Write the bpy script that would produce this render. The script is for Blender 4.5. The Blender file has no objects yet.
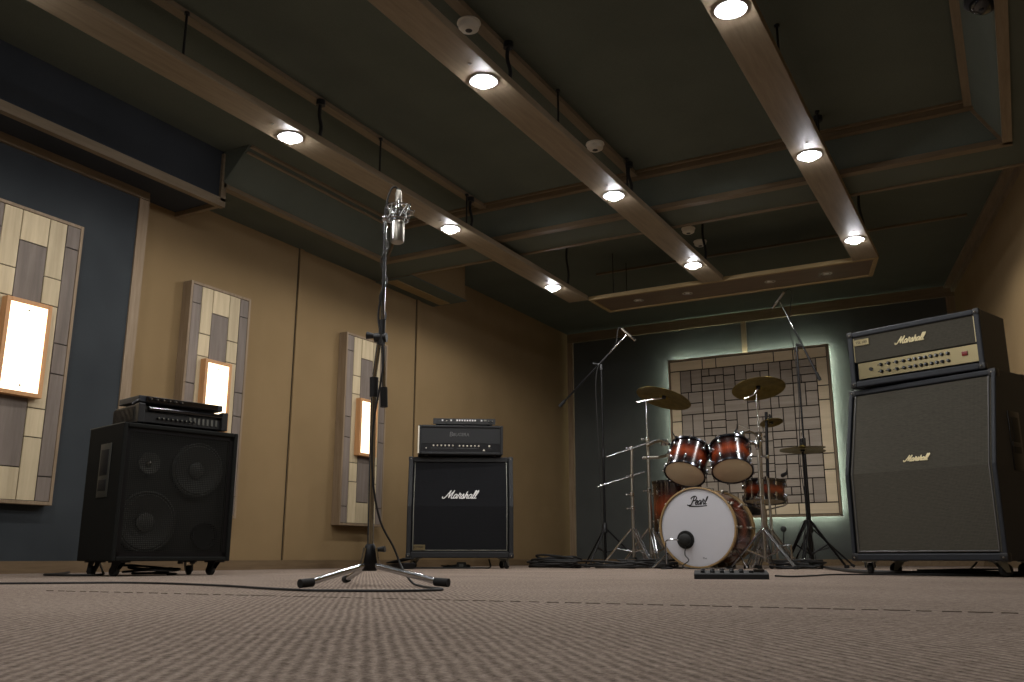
import bpy, bmesh, math, random
from mathutils import Vector, Matrix
random.seed(7)
scene = bpy.context.scene
COL = scene.collection
PI = math.pi
R = math.radians

# ------------------------------------------------------------ materials
def lin(h):
    h = h.lstrip('#')
    v = [int(h[i:i+2], 16)/255 for i in (0, 2, 4)]
    return tuple((c/12.92 if c <= .04045 else ((c+.055)/1.055)**2.4) for c in v) + (1,)

def mat(name, col, rough=.6, metal=0, emis=None, estr=0, spec=.5, clear=0):
    m = bpy.data.materials.new(name); m.use_nodes = True
    b = m.node_tree.nodes['Principled BSDF']
    b.inputs['Base Color'].default_value = lin(col)
    b.inputs['Roughness'].default_value = rough
    b.inputs['Metallic'].default_value = metal
    b.inputs['Specular IOR Level'].default_value = spec
    b.inputs['Coat Weight'].default_value = clear
    if emis:
        b.inputs['Emission Color'].default_value = lin(emis)
        b.inputs['Emission Strength'].default_value = estr
    return m

class NT:
    def __init__(s, m):
        s.m = m; s.t = m.node_tree; s.b = s.t.nodes['Principled BSDF']
    def n(s, kind, **k):
        x = s.t.nodes.new(kind)
        for a, v in k.items(): setattr(x, a, v)
        return x
    def l(s, a, b): s.t.links.new(a, b)
    def coord(s, scale=(1, 1, 1), rot=(0, 0, 0), out='Object'):
        c = s.n('ShaderNodeTexCoord'); mp = s.n('ShaderNodeMapping')
        mp.inputs['Scale'].default_value = scale; mp.inputs['Rotation'].default_value = rot
        s.l(c.outputs[out], mp.inputs['Vector']); return mp.outputs['Vector']
    def noise(s, vec, scale, detail=3, rough=.5):
        x = s.n('ShaderNodeTexNoise'); x.inputs['Scale'].default_value = scale
        x.inputs['Detail'].default_value = detail; x.inputs['Roughness'].default_value = rough
        s.l(vec, x.inputs['Vector']); return x.outputs['Fac']
    def ramp(s, fac, stops):
        x = s.n('ShaderNodeValToRGB'); e = x.color_ramp.elements
        e[0].position, e[0].color = stops[0][0], lin(stops[0][1])
        e[1].position, e[1].color = stops[-1][0], lin(stops[-1][1])
        for p, c in stops[1:-1]:
            q = e.new(p); q.color = lin(c)
        s.l(fac, x.inputs['Fac']); return x.outputs['Color']
    def bump(s, h, strength=.3, dist=.002):
        x = s.n('ShaderNodeBump'); x.inputs['Strength'].default_value = strength
        x.inputs['Distance'].default_value = dist
        s.l(h, x.inputs['Height']); s.l(x.outputs['Normal'], s.b.inputs['Normal'])
    def math(s, op, a, b=None):
        x = s.n('ShaderNodeMath', operation=op)
        for i, v in enumerate((a, b)):
            if v is None: continue
            if isinstance(v, (int, float)): x.inputs[i].default_value = v
            else: s.l(v, x.inputs[i])
        return x.outputs[0]

def fabric(name, c1, c2, scale=300, rough=.95, bump=.4, sheen=0):
    m = mat(name, c1, rough, spec=.15); t = NT(m); v = t.coord()
    f = t.noise(v, scale, 2, .7); g = t.noise(v, 3, 3)
    k = t.math('ADD', t.math('MULTIPLY', f, .7), t.math('MULTIPLY', g, .3))
    t.l(t.ramp(k, [(.35, c1), (.65, c2)]), t.b.inputs['Base Color'])
    t.bump(f, bump, .002)
    return m

def wood(name, c1, c2, axis=1, rough=.55, scale=1.0, island=0):
    sc = [14*scale]*3; sc[axis] = 1.1*scale
    m = mat(name, c1, rough, spec=.3); t = NT(m); v = t.coord(tuple(sc))
    f = t.noise(v, 3.0, 5, .65)
    col = t.ramp(f, [(.3, c1), (.7, c2)])
    if island:
        g = t.n('ShaderNodeNewGeometry'); hv = t.n('ShaderNodeHueSaturation')
        val = t.math('ADD', t.math('MULTIPLY', g.outputs['Random Per Island'], island), 1-island/2)
        t.l(val, hv.inputs['Value']); t.l(col, hv.inputs['Color']); col = hv.outputs['Color']
    t.l(col, t.b.inputs['Base Color']); t.bump(f, .15, .002)
    return m

M = {}
M['tan'] = fabric('tan_wall_fabric', '#826d4e', '#907a59', 260)
M['blue'] = fabric('slate_wall_fabric', '#2e3235', '#424649', 420)
M['backblue'] = fabric('dark_slate_wall_fabric', '#414343', '#545653', 420)
M['ceil'] = fabric('charcoal_ceiling_fabric', '#565c53', '#646a61', 350)
M['bulk'] = fabric('navy_bulkhead_fabric', '#33373c', '#41454a', 420)
M['woodY'] = wood('beam_oak', '#7a6c56', '#8e7f68', 1, .5)
M['woodX'] = wood('trim_oak_cross', '#6a5b46', '#7d6d56', 0, .5)
M['woodZ'] = wood('trim_oak_upright', '#7a674f', '#938069', 2, .55)
M['trimY'] = wood('trim_oak_long', '#766853', '#8a7b65', 1, .55)
M['base'] = wood('baseboard_oak', '#64523c', '#77634a', 1, .6)
M['groove'] = mat('dark_wall_seam', '#1d1811', .9)  # thin dark line along each wall seam
M['soffit'] = wood('soffit_walnut', '#5e4e3c', '#6f5d49', 0, .5)
M['soffittrim'] = wood('soffit_frame_oak', '#8a7650', '#9d8860', 0, .5)
M['pale'] = wood('pale_plank', '#b3a283', '#cdbd9c', 2, .6, .6, .25)
M['grey'] = wood('grey_plank', '#6b6158', '#857970', 2, .6, .6, .3)
M['bgrey'] = wood('grey_brown_tile', '#a29789', '#b9ad9f', 0, .6, .5, .22)
M['bpale'] = wood('honey_border_tile', '#dccba8', '#ecdabb', 0, .6, .5, .15)
M['gap'] = mat('dark_gap_backing', '#2a221a', .9)
M['lampwood'] = wood('lamp_pine_frame', '#b8875a', '#cc9c6c', 2, .5)
M['lampglow'] = mat('lamp_glass', '#ffffff', .4, emis='#ffe2b4', estr=2.5)
M['led'] = mat('led_strip', '#ffffff', .5, emis='#f0ffe6', estr=75)
M['down'] = mat('downlight_glow', '#ffffff', .4, emis='#f4f4fa', estr=150)
M['ring'] = mat('downlight_ring', '#c9ccd0', .3, .4)
M['glass'] = mat('unlit_downlight_glass', '#a9a294', .15, 0, spec=.8)
M['white'] = mat('white_plastic', '#efe8da', .4)
M['black'] = mat('black_plastic', '#17181a', .45)
M['rubber'] = mat('black_rubber', '#131313', .8)
M['cable'] = mat('black_cable', '#141312', .6)
M['cablegrey'] = mat('woven_grey_cable', '#3a3732', .6)
M['chrome'] = mat('chrome', '#c6c8cc', .16, 1)
M['dimmedchrome'] = mat('dimmed_chrome_hoop', '#5d6068', .2, 1)  # chrome darkened in colour for the dark room the hoops reflect
M['satin'] = mat('satin_nickel', '#a9a49a', .33, 1)
M['blackmetal'] = mat('black_metal', '#1c1c1e', .38, .6)
M['zinc'] = mat('zinc_bracket', '#8c8d84', .45, .9)
M['gold'] = mat('brushed_gold_panel', '#8d8263', .3, .9)
M['logo_white'] = mat('logo_white', '#e8e8e6', .4)
M['logo_gold'] = mat('logo_cream', '#dccfa2', .35, .3)
M['logo_dim'] = mat('logo_dim_silver', '#6c6c6c', .4, .5)
M['ink'] = mat('logo_ink', '#101215', .6)
M['head'] = mat('frosted_drum_skin', '#c3c4cb', .5)
M['skin'] = mat('amber_drum_skin', '#d8c8a8', .5)
M['blackhead'] = mat('black_drum_port', '#0b0b0c', .7)
M['hoopwood'] = wood('maple_hoop', '#8d744e', '#a58a60', 0, .4)
M['red'] = mat('red_switch', '#7c1a12', .35)
M['screen'] = mat('dark_glossy', '#0c0c0f', .1, spec=.8)
M['lit_edge'] = mat('painted_lit_edge', '#efe8d4', .5)  # pale colour standing in for lamplight on the head's side

def tolex(name, c, b=.35):
    m = mat(name, c, .55, spec=.45); t = NT(m); v = t.coord()
    f = t.noise(v, 420, 2, .6); t.bump(f, b, .001); return m
M['tolex'] = tolex('black_tolex', '#15171a')
M['tolexblue'] = tolex('navy_black_tolex', '#1b2028')

def cloth(name, c1, c2, s=420, rot=0):
    m = mat(name, c1, .9, spec=.2); t = NT(m); v = t.coord((1, 1, 1), (0, rot, 0))
    sep = t.n('ShaderNodeSeparateXYZ'); t.l(v, sep.inputs[0])
    a = t.math('SINE', t.math('MULTIPLY', sep.outputs['X'], s*2.2)); b = t.math('SINE', t.math('MULTIPLY', sep.outputs['Z'], s*2.2))
    nz = t.noise(t.coord((.4, 1, 5)), 90, 3, .7)
    k = t.math('ADD', t.math('MULTIPLY', t.math('ADD', a, b), .12), nz)
    t.l(t.ramp(k, [(.3, c1), (.72, c2)]), t.b.inputs['Base Color']); t.bump(k, .3, .001)
    return m
M['blackcloth'] = cloth('black_speaker_cloth', '#131417', '#1e1f22', 300)
M['greycloth'] = cloth('grey_checker_cloth', '#413f38', '#56534a', 480)

def perforated(name):
    m = mat(name, '#1a1b19', .5, .5); t = NT(m)
    sep = t.n('ShaderNodeSeparateXYZ'); t.l(t.coord(), sep.inputs[0])
    p = 2*PI/.017
    a = t.math('SINE', t.math('MULTIPLY', t.math('ADD', sep.outputs['X'], sep.outputs['Z']), p))
    b = t.math('SINE', t.math('MULTIPLY', t.math('SUBTRACT', sep.outputs['X'], sep.outputs['Z']), p))
    k = t.math('MULTIPLY', a, b)
    al = t.math('LESS_THAN', k, .02)
    t.l(al, t.b.inputs['Alpha'])
    return m
M['grille'] = perforated('perforated_black_grille')
M['conec'] = mat('speaker_cone', '#4a4b46', .7)
M['tolexdark'] = mat('matt_black_carpet_cover', '#131412', .8, spec=.2)
M['dustcap'] = mat('speaker_dust_cap', '#5d5e58', .5)

def rotscale(t, v, sc):
    mp = t.n('ShaderNodeMapping'); mp.inputs['Scale'].default_value = sc; t.l(v, mp.inputs['Vector']); return mp.outputs['Vector']
def carpet():
    m = mat('ribbed_carpet', '#8a7868', .95, spec=.08); t = NT(m)
    v = t.coord((1, 1, 1), (0, 0, R(-38)))
    wob = t.noise(t.coord(), 9, 2); 
    sep = t.n('ShaderNodeSeparateXYZ'); t.l(v, sep.inputs[0])
    x = t.math('ADD', sep.outputs['X'], t.math('MULTIPLY', wob, .012))
    y = t.math('ADD', sep.outputs['Y'], t.math('MULTIPLY', wob, .010))
    a = t.math('SINE', t.math('MULTIPLY', x, 2*PI/.0125))
    b = t.noise(t.coord((80, 24, 1), (0, 0, R(-38)), 'Object') if False else rotscale(t, v, (95, 42, 1)), 1.0, 2, .6)
    f = t.noise(t.coord(), 210, 4, .75)
    h = t.math('ADD', t.math('ADD', t.math('MULTIPLY', a, .16), t.math('MULTIPLY', b, 1.0)), t.math('MULTIPLY', f, .7))
    g = t.noise(t.coord(), 1.7, 3)
    k = t.math('ADD', t.math('ADD', t.math('MULTIPLY', f, .55), t.math('MULTIPLY', g, .15)), t.math('ADD', t.math('MULTIPLY', a, .05), t.math('MULTIPLY', b, .30)))
    t.l(t.ramp(k, [(.32, '#4b4038'), (.5, '#8f8074'), (.68, '#b9a99b')]), t.b.inputs['Base Color'])
    t.bump(h, .9, .005)
    return m
M['carpet'] = carpet()

def sunburst():
    m = mat('red_sunburst_lacquer', '#8a2a10', .22, clear=.8); t = NT(m)
    c = t.n('ShaderNodeTexCoord'); sep = t.n('ShaderNodeSeparateXYZ'); t.l(c.outputs['Generated'], sep.inputs[0])
    f = t.noise(t.coord((20, 20, 2)), 3, 3)
    z = t.math('ADD', sep.outputs['Z'], t.math('MULTIPLY', t.math('SUBTRACT', f, .5), .08))
    t.l(t.ramp(z, [(0, '#0e0909'), (.2, '#240b07'), (.5, '#7e3519'), (.8, '#240b07'), (1, '#0e0909')]), t.b.inputs['Base Color'])
    return m
M['shell'] = sunburst()

def bronze():
    m = mat('cymbal_bronze', '#8d7a3c', .34, 1); t = NT(m)
    sep = t.n('ShaderNodeSeparateXYZ'); t.l(t.coord(), sep.inputs[0])
    r2 = t.math('SQRT', t.math('ADD', t.math('POWER', sep.outputs['X'], 2), t.math('POWER', sep.outputs['Y'], 2)))
    w = t.math('SINE', t.math('MULTIPLY', r2, 1500)); t.bump(w, .25, .0006)
    t.l(t.ramp(t.noise(t.coord(), 14, 3), [(.3, '#7d6c34'), (.7, '#a08c4c')]), t.b.inputs['Base Color'])
    return m
M['bronze'] = bronze()

# ------------------------------------------------------------ mesh builder
def spline(pts, n=8):
    P = [Vector(p) for p in pts]; out = []
    for i in range(len(P)-1):
        p0 = P[i-1] if i else P[i]*2-P[i+1]; p1 = P[i]; p2 = P[i+1]
        p3 = P[i+2] if i+2 < len(P) else P[i+1]*2-P[i]
        for k in range(n):
            t = k/n
            out.append(.5*((2*p1)+(-p0+p2)*t+(2*p0-5*p1+4*p2-p3)*t*t+(-p0+3*p1-3*p2+p3)*t**3))
    out.append(P[-1]); return out

class MB:
    def __init__(s, M_=None): s.bm = bmesh.new(); s.M = M_ or Matrix()
    def _v(s, p): return s.bm.verts.new(s.M @ Vector(p))
    def box(s, c, size, rot=None, bevel=0, seg=2):
        T = Matrix.Translation(Vector(c))
        if rot is not None: T = T @ (rot if isinstance(rot, Matrix) else Matrix.Rotation(rot, 4, 'Z'))
        T = s.M @ T @ Matrix.Diagonal((*size, 1))
        r = bmesh.ops.create_cube(s.bm, size=1, matrix=T)
        if bevel:
            es = set()
            for v in r['verts']: es.update(v.link_edges)
            bmesh.ops.bevel(s.bm, geom=list(es), offset=bevel, segments=seg, profile=.5, affect='EDGES')
        return s
    def b2(s, a, b, bevel=0):   # corner to corner
        return s.box([(a[i]+b[i])/2 for i in range(3)], [abs(b[i]-a[i]) for i in range(3)], None, bevel)
    def tube(s, pts, r, seg=8, cap=True, flat=None):
        pts = [Vector(p) for p in pts]; n = len(pts)
        rs = r if isinstance(r, (list, tuple)) else [r]*n
        rings = []; up = None
        for i, p in enumerate(pts):
            t = (pts[min(i+1, n-1)]-pts[max(i-1, 0)])
            if t.length < 1e-9: t = Vector((0, 0, 1))
            t.normalize()
            if up is None: up = t.orthogonal().normalized()
            up = (up-t*up.dot(t))
            if up.length < 1e-6: up = t.orthogonal()
            up.normalize(); w = t.cross(up)
            ring = []
            for k in range(seg):
                a = 2*PI*k/seg; q = p+(up*math.cos(a)+w*math.sin(a))*rs[i]
                if flat is not None: q = Vector((q.x, p.y+(q.y-p.y)*flat, q.z))
                ring.append(s._v(q))
            rings.append(ring)
        for i in range(n-1):
            for k in range(seg):
                s.bm.faces.new((rings[i][k], rings[i][(k+1) % seg], rings[i+1][(k+1) % seg], rings[i+1][k]))
        if cap:
            s.bm.faces.new(rings[0][::-1]); s.bm.faces.new(rings[-1])
        return s
    def cyl(s, p0, p1, r0, r1=None, seg=20): return s.tube([p0, p1], [r0, r0 if r1 is None else r1], seg)
    def lathe(s, prof, seg=32, c=(0, 0, 0), rot=None):
        T = Matrix.Translation(Vector(c)) @ (rot or Matrix()); rings = []
        for r, z in prof:
            if r < 1e-6: rings.append([s._v(T @ Vector((0, 0, z)))])
            else: rings.append([s._v(T @ Vector((r*math.cos(2*PI*k/seg), r*math.sin(2*PI*k/seg), z))) for k in range(seg)])
        for a, b in zip(rings, rings[1:]):
            for k in range(seg):
                q = [a[k % len(a)], a[(k+1) % len(a)], b[(k+1) % len(b)], b[k % len(b)]]
                u = []
                for x in q:
                    if x not in u: u.append(x)
                if len(u) > 2:
                    try: s.bm.faces.new(u)
                    except ValueError: pass
        return s
    def sphere(s, c, r, sc=(1, 1, 1), seg=16):
        T = s.M @ Matrix.Translation(Vector(c)) @ Matrix.Diagonal((*sc, 1))
        bmesh.ops.create_uvsphere(s.bm, u_segments=seg, v_segments=max(6, seg//2), radius=r, matrix=T); return s
    def prism(s, poly, a, b, axis=0):   # polygon in the two other axes
        def P(u, v, w):
            return {0: (w, u, v), 1: (u, w, v), 2: (u, v, w)}[axis]
        A = [s._v(P(u, v, a)) for u, v in poly]; B = [s._v(P(u, v, b)) for u, v in poly]
        s.bm.faces.new(A); s.bm.faces.new(B[::-1]); n = len(poly)
        for i in range(n): s.bm.faces.new((A[i], B[i], B[(i+1) % n], A[(i+1) % n]))
        return s
    def build(s, name, m, parent=None, smooth=True, bev=0, loc=None):
        bmesh.ops.recalc_face_normals(s.bm, faces=s.bm.faces[:])
        me = bpy.data.meshes.new(name); s.bm.to_mesh(me); s.bm.free()
        me.materials.append(m)
        if smooth:
            for p in me.polygons: p.use_smooth = True
            me.set_sharp_from_angle(angle=R(35))
        o = bpy.data.objects.new(name, me); COL.objects.link(o)
        if parent: o.parent = parent
        if loc: o.location = loc
        if bev:
            md = o.modifiers.new('bevel', 'BEVEL'); md.width = bev; md.segments = 2; md.limit_method = 'ANGLE'
        return o

def tag(o, label, cat, group=None):
    o['label'] = label; o['category'] = cat
    if group: o['group'] = group
    return o
def thing(name, label, cat, loc=(0, 0, 0), rz=0, group=None, rot=None):
    o = bpy.data.objects.new(name, None); COL.objects.link(o); o.empty_display_size = .05
    o.location = loc
    if rot is not None: o.rotation_euler = rot.to_euler()
    else: o.rotation_euler = (0, 0, rz)
    return tag(o, label, cat, group)
def struct(name, mb, m, smooth=False, bev=0, loc=None):
    o = mb.build(name, m, None, smooth, bev, loc); o['kind'] = 'structure'; return o
def copy_tree(o, parent=None):
    c = o.copy(); COL.objects.link(c)
    if parent: c.parent = parent
    for ch in list(o.children): copy_tree(ch, c)
    return c
def align(axis):
    return Vector(axis).normalized().to_track_quat('Z', 'Y').to_matrix().to_4x4()

# ------------------------------------------------------------ script lettering
GL = {
 'M': ([[(-1.0, .45), (-.95, .08), (-.5, .05), (-.1, .7), (.45, 2.0)], [(.45, 2.0), (.42, 1.1), (.5, .1)], [(.5, .1), (.8, 1.0), (1.3, 2.0)], [(1.3, 2.0), (1.12, .9), (1.15, .15), (1.35, 0), (1.65, .2)]], 1.6),
 'a': ([[(.75, .85), (.45, 1.02), (.12, .78), (.05, .3), (.25, 0), (.55, .2), (.76, .8)], [(.76, 1), (.72, .25), (.85, 0), (1.05, .15)]], 1.0),
 'r': ([[(0, .15), (.15, .9), (.22, 1.4), (.35, 1.08), (.62, 1.12)], [(.62, 1.12), (.52, .3), (.66, 0), (.9, .15)]], .85),
 's': ([[(0, .15), (.35, 1.15), (.5, .62), (.55, .2), (.3, 0), (.05, .12)], [(.3, 0), (.6, .02), (.8, .15)]], .78),
 'h': ([[(0, .15), (.18, 1.1), (.28, 1.75)], [(.28, 1.75), (.12, 0)], [(.12, .3), (.35, .95), (.6, .95), (.62, .2), (.75, 0), (.95, .15)]], .92),
 'l': ([[(0, .15), (.35, 1.1), (.5, 1.8), (.38, 1.98), (.22, 1.6), (.12, .35), (.28, 0), (.58, .15)]], .52),
 'e': ([[(.05, .42), (.5, .6), (.5, .92), (.25, 1), (.05, .6), (.1, .15), (.35, 0), (.7, .2)]], .68),
 'P': ([[(.35, 2), (.2, 1), (.0, 0)], [(-.5, 1.45), (-.2, 1.95), (.5, 2.15), (1.0, 1.7), (.8, 1.1), (.25, .95)], [(-1.1, -.05), (-.6, -.2), (0, -.05)]], 1.0),
}
def script_text(word, width, r, m, parent, name='logo', slant=.38, at=(0, 0, 0), tilt=None, extra=None):
    strokes = []; x = 0
    for ch in word:
        g, adv = GL[ch]
        for st in g: strokes.append([(px+x+slant*py, py) for px, py in st])
        x += adv
    if extra: strokes += [[(px*x, py) for px, py in st] for st in extra]
    xs = [p[0] for st in strokes for p in st]; x0, x1 = min(xs), max(xs); k = width/(x1-x0)
    mb = MB()
    for st in strokes:
        pts = spline([((px-(x0+x1)/2)*k, 0, (py-.8)*k) for px, py in st], 5)
        mb.tube(pts, r, 6, True, .5)
    o = mb.build(name, m, parent); o.location = at
    if tilt: o.rotation_euler = (tilt, 0, 0)
    return o
def block_text(word, height, m, parent, name, at, rot=(PI/2, 0, 0), depth=.001, shear=0, spacing=1):
    c = bpy.data.curves.new(name, 'FONT'); c.body = word; c.size = height; c.extrude = depth; c.shear = shear
    c.space_character = spacing; c.align_x = 'CENTER'; c.align_y = 'CENTER'; c.resolution_u = 3
    tmp = bpy.data.objects.new('tmp', c); COL.objects.link(tmp)
    dg = bpy.context.evaluated_depsgraph_get(); me = bpy.data.meshes.new_from_object(tmp.evaluated_get(dg))
    bpy.data.objects.remove(tmp)
    me.materials.clear(); me.materials.append(m)
    o = bpy.data.objects.new(name, me); COL.objects.link(o); o.parent = parent; o.location = at; o.rotation_euler = rot
    return o

# ------------------------------------------------------------ the room
XL, YB, ZC = -4.6, 9.7, 2.73
Z1, ZT = 2.38, 2.61
XF, YF = 2.2, -2.2           # right and rear limits behind the camera
struct('floor', MB().b2((XL-.1, YF-.1, -.1), (XF+.1, YB+.1, 0)), M['carpet'])
# dashed seam between carpet tiles
mb = MB(); a = Vector((-2.1, 1.45, 0)); d = Vector((2.3, .12, 0))
for i in range(60):
    t = i/60; p = a+d*t
    mb.box((p.x, p.y+.002*math.sin(i*2.3), .001), (d.length/60*(.5+.5*random.random()), .0015, .0012), math.atan2(d.y, d.x))
struct('trim_1', mb, mat('carpet_seam', '#54483f', .95))
struct('wall_left', MB().b2((XL-.1, YF, 0), (XL, YB, 2.9)), M['tan'])
struct('wall_back', MB().b2((XL, YB, 0), (.2, YB+.1, 2.9)), M['backblue'])
# right wall, splayed outwards towards the camera
wr = [(-.33, YB), (.62, 5.0), (XF, 3.0)]
def wall_seg(p, q, z0, z1, th):
    p = Vector((*p, 0)); q = Vector((*q, 0)); d = (q-p); n = Vector((-d.y, d.x, 0)).normalized()*th
    return [(p.x, p.y), (q.x, q.y), (q.x+n.x, q.y+n.y), (p.x+n.x, p.y+n.y)]
mb = MB()
mb.prism(wall_seg(wr[0], wr[1], 0, 0, .1), 0, 2.9, 2); mb.prism(wall_seg(wr[1], wr[2], 0, 0, .1), 0, 2.9, 2)
mb.b2((XF, YF, 0), (XF+.1, 3.05, 2.9))
struct('wall_right', mb, M['tan'])
struct('wall_front', MB().b2((XL-.1, YF-.1, 0), (XF+.1, YF, 2.9)), M['tan'])
# ceilings: recess, its sloped sides, the band around it, the rear part
mb = MB()
mb.b2((-4.0, YF, ZT), (.03, 5.42, ZT+.06)); mb.b2((-4.3, YF, ZT), (-4.0, 3.78, ZT+.06)); mb.prism([(-4.2, Z1), (-3.98, ZT), (-4.2, ZT)], 3.765, 3.775, 1)
mb.b2((XL, 5.85, ZC), (1.2, YB+.1, ZC+.06))
struct('ceiling', mb, M['ceil'])
mb = MB()                                          # sloped sides of the recess
mb.prism([(-4.2, Z1), (-3.98, ZT), (-3.98, ZT+.06), (-4.26, Z1)], 3.77, 5.49, 1)
mb.prism([(.165, Z1), (0, ZT), (0, ZT+.06), (.225, Z1)], YF, 5.49, 1)
mb.prism([(5.49, Z1), (5.38, ZT), (5.38, ZT+.06), (5.55, Z1)], -4.2, .165, 0)
struct('ceiling_recess', mb, M['ceil'])
mb = MB()                                          # flat lower band
mb.b2((XL, 3.76, Z1), (-4.2, 5.87, Z1+.05)); mb.b2((.165, YF, Z1), (XF, 5.87, Z1+.05)); mb.b2((-4.2, 5.49, Z1), (.165, 5.87, Z1+.05))
mb.b2((XL, 5.85, Z1+.05), (1.2, 5.87, ZC))
struct('ceiling_band', mb, M['ceil'])
# oak battens on the edges of the recess
mb = MB()
mb.b2((-4.24, 3.77, Z1-.012), (-4.185, 5.5, Z1+.02)); mb.b2((.15, YF, Z1-.012), (.2, 5.5, Z1+.02))
mb.b2((-.02, YF, ZT-.03), (.03, 5.36, ZT+.005)); mb.b2((-4.0, 3.78, ZT-.015), (-3.97, 5.36, ZT+.005))
mb.b2((-4.02, 3.78, ZT-.045), (-4.0, 5.36, ZT-.035))
struct('trim_2', mb, M['trimY'])
mb = MB()
mb.b2((-4.24, 5.47, Z1-.012), (.2, 5.53, Z1+.02)); mb.b2((-4.2, 5.85, Z1-.01), (.3, 5.88, Z1+.0))
mb.b2((-4.02, 5.345, ZT-.04), (.03, 5.39, ZT+.005)); mb.b2((-4.0, 5.31, ZT-.014), (.0, 5.33, ZT+.005))
mb.b2((-3.3, 7.6, ZC-.015), (-.1, 7.63, ZC+.005))
struct('trim_3', mb, M['woodX'])
mb = MB()
for (p, q) in [((-4.2, 5.49, Z1), (-3.99, 5.38, ZT)), ((.165, 5.49, Z1), (.0, 5.38, ZT))]: mb.tube([p, q], .022, 4)
struct('trim_4', mb, M['woodX'])
# battens directly above the hanging planks (cables hang from them)
for i, x in enumerate((-3.215, -2.03)):
    struct('trim_%d' % (5+i), MB().b2((x-.028, YF, ZT-.028), (x+.028, 5.345, ZT+.005)), M['trimY'])
# left bulkhead box near the camera
mb = MB().b2((XL, YF, 2.27), (-4.205, 3.77, ZT))
struct('ceiling_bulkhead_left', mb, M['bulk'])
mb = MB()
mb.b2((-4.225, YF, 2.235), (-4.185, 3.79, 2.29)); mb.b2((XL, 3.755, 2.24), (-4.19, 3.785, 2.275))
mb.b2((-4.215, 3.75, 2.27), (-4.185, 3.79, ZT-.02)); mb.b2((XL, YF, 2.22), (-4.48, 3.46, 2.272))
struct('trim_7', mb, M['trimY'])
# tan bulkhead further back
struct('ceiling_bulkhead_rear', MB().b2((XL, 5.88, Z1), (-4.24, 6.74, ZC)), M['tan'])
struct('trim_8', MB().b2((XL, 5.88, Z1-.012), (-4.225, 6.755, Z1)), M['ceil'])
struct('trim_16', MB().b2((-4.5, 5.9, Z1-.02), (-4.39, 6.72, Z1-.012)), M['soffittrim'])  # light strip coloured in where warm light falls under the bulkhead
# left wall: slate panel, oak post, seams
struct('wall_left_panel', MB().b2((XL, YF, .06), (-4.5, 3.40, 2.25)), M['blue'])
struct('trim_9', MB().b2((XL, 3.40, .06), (-4.49, 3.47, 2.25)), M['woodZ'])
mb = MB(); gb = MB()
for y in (4.93, 6.49):
    gb.b2((XL, y-.006, .06), (-4.596, y-.001, 2.38)); mb.b2((XL, y, .06), (-4.585, y+.04, 2.38))
struct('trim_10', mb, M['tan']); struct('trim_11', gb, M['groove'])
struct('baseboard_left', MB().b2((XL, YF, 0), (-4.575, YB, .062)).b2((XL, YF, 0), (-4.48, 3.47, .062)), M['base'])
struct('baseboard_back', MB().b2((XL, YB-.025, 0), (-.33, YB, .062)), M['base'])
# back wall frame and seam
mb = MB()
mb.b2((XL, YB-.03, 2.62), (-.3, YB, 2.73))
struct('trim_12', mb, M['woodX'])
mb = MB()
mb.b2((-4.6, YB-.03, .06), (-4.53, YB, 2.62)); mb.b2((-2.475, YB-.02, 2.2), (-2.42, YB, 2.62)); mb.b2((-.41, YB-.03, .06), (-.33, YB, 2.62))
struct('trim_13', mb, M['woodZ'])
# right wall top edge trim and baseboard
def along(p, q, z0, z1, th, sgn=-1):
    p = Vector((*p, 0)); q = Vector((*q, 0)); d = q-p; n = Vector((-d.y, d.x, 0)).normalized()*th*sgn
    return [(p.x, p.y), (q.x, q.y), (q.x+n.x, q.y+n.y), (p.x+n.x, p.y+n.y)]
struct('trim_14', MB().prism(along(wr[0], wr[1], 0, 0, .03), 2.66, 2.73, 2).prism(along(wr[0], wr[1], 0, 0, .09), 2.705, 2.73, 2), M['trimY'])
struct('baseboard_right', MB().prism(along(wr[0], wr[1], 0, 0, .02), 0, .062, 2).prism(along(wr[1], wr[2], 0, 0, .02), 0, .062, 2), M['base'])
struct('trim_15', MB().b2((.56, 5.0, .06), (.64, 5.05, Z1)), M['woodZ'])

# ------------------------------------------------------------ hanging planks and downlights
BX = (-3.23, -2.01, -.815); LY = (.16, 1.75, 3.34, 4.94, 6.53)
side = ('left', 'middle', 'right')
plank_names = ('long oak plank hung from the ceiling, leftmost, over the bass cabinet side', 'long oak plank hung from the ceiling between the two others', 'long oak plank hung from the ceiling, rightmost of the three')
for i, x in enumerate(BX):
    o = thing('hanging_plank', plank_names[i], 'beam', (x, 0, 2.3), 0, 'hanging light planks')
    MB().b2((-.092, YF+.3, 0), (.092, 7.04, .042)).build('plank', M['woodY'], o, False, .003)
    for y in LY:
        MB().cyl((.02, y-.16, .0), (.02, y-.16, -.004), .008, seg=10).build('screw', M['satin'], o)
    MB().b2((-.07, YF+.35, .042), (.07, 7.0, .05)).build('back_batten', M['woodY'], o, False)
depth_word = ('above the camera', 'just outside the frame', 'nearest of the three in view', 'middle of the three in view', 'farthest of the three in view')
def make_down():
    o = bpy.data.objects.new('ceiling_downlight', None); COL.objects.link(o); o.empty_display_size = .05
    MB().lathe([(.044, -.001), (.062, -.003), (.066, -.007), (.066, 0), (.044, 0)], 28).build('ring', M['ring'], o)
    MB().lathe([(0, -.034), (.018, -.032), (.032, -.025), (.041, -.013), (.044, 0), (0, 0)], 28).build('diffuser', M['down'], o)
    L = bpy.data.lights.new('downlight_lamp', 'SPOT'); L.energy = 20; L.spot_size = R(177); L.spot_blend = .25
    L.shadow_soft_size = .04; L.color = (1.0, .965, .91)
    lo = bpy.data.objects.new('downlight_lamp', L); COL.objects.link(lo); lo.parent = o; lo.location = (0, 0, -.05)
    return o
dproto = make_down(); first = True
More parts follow.
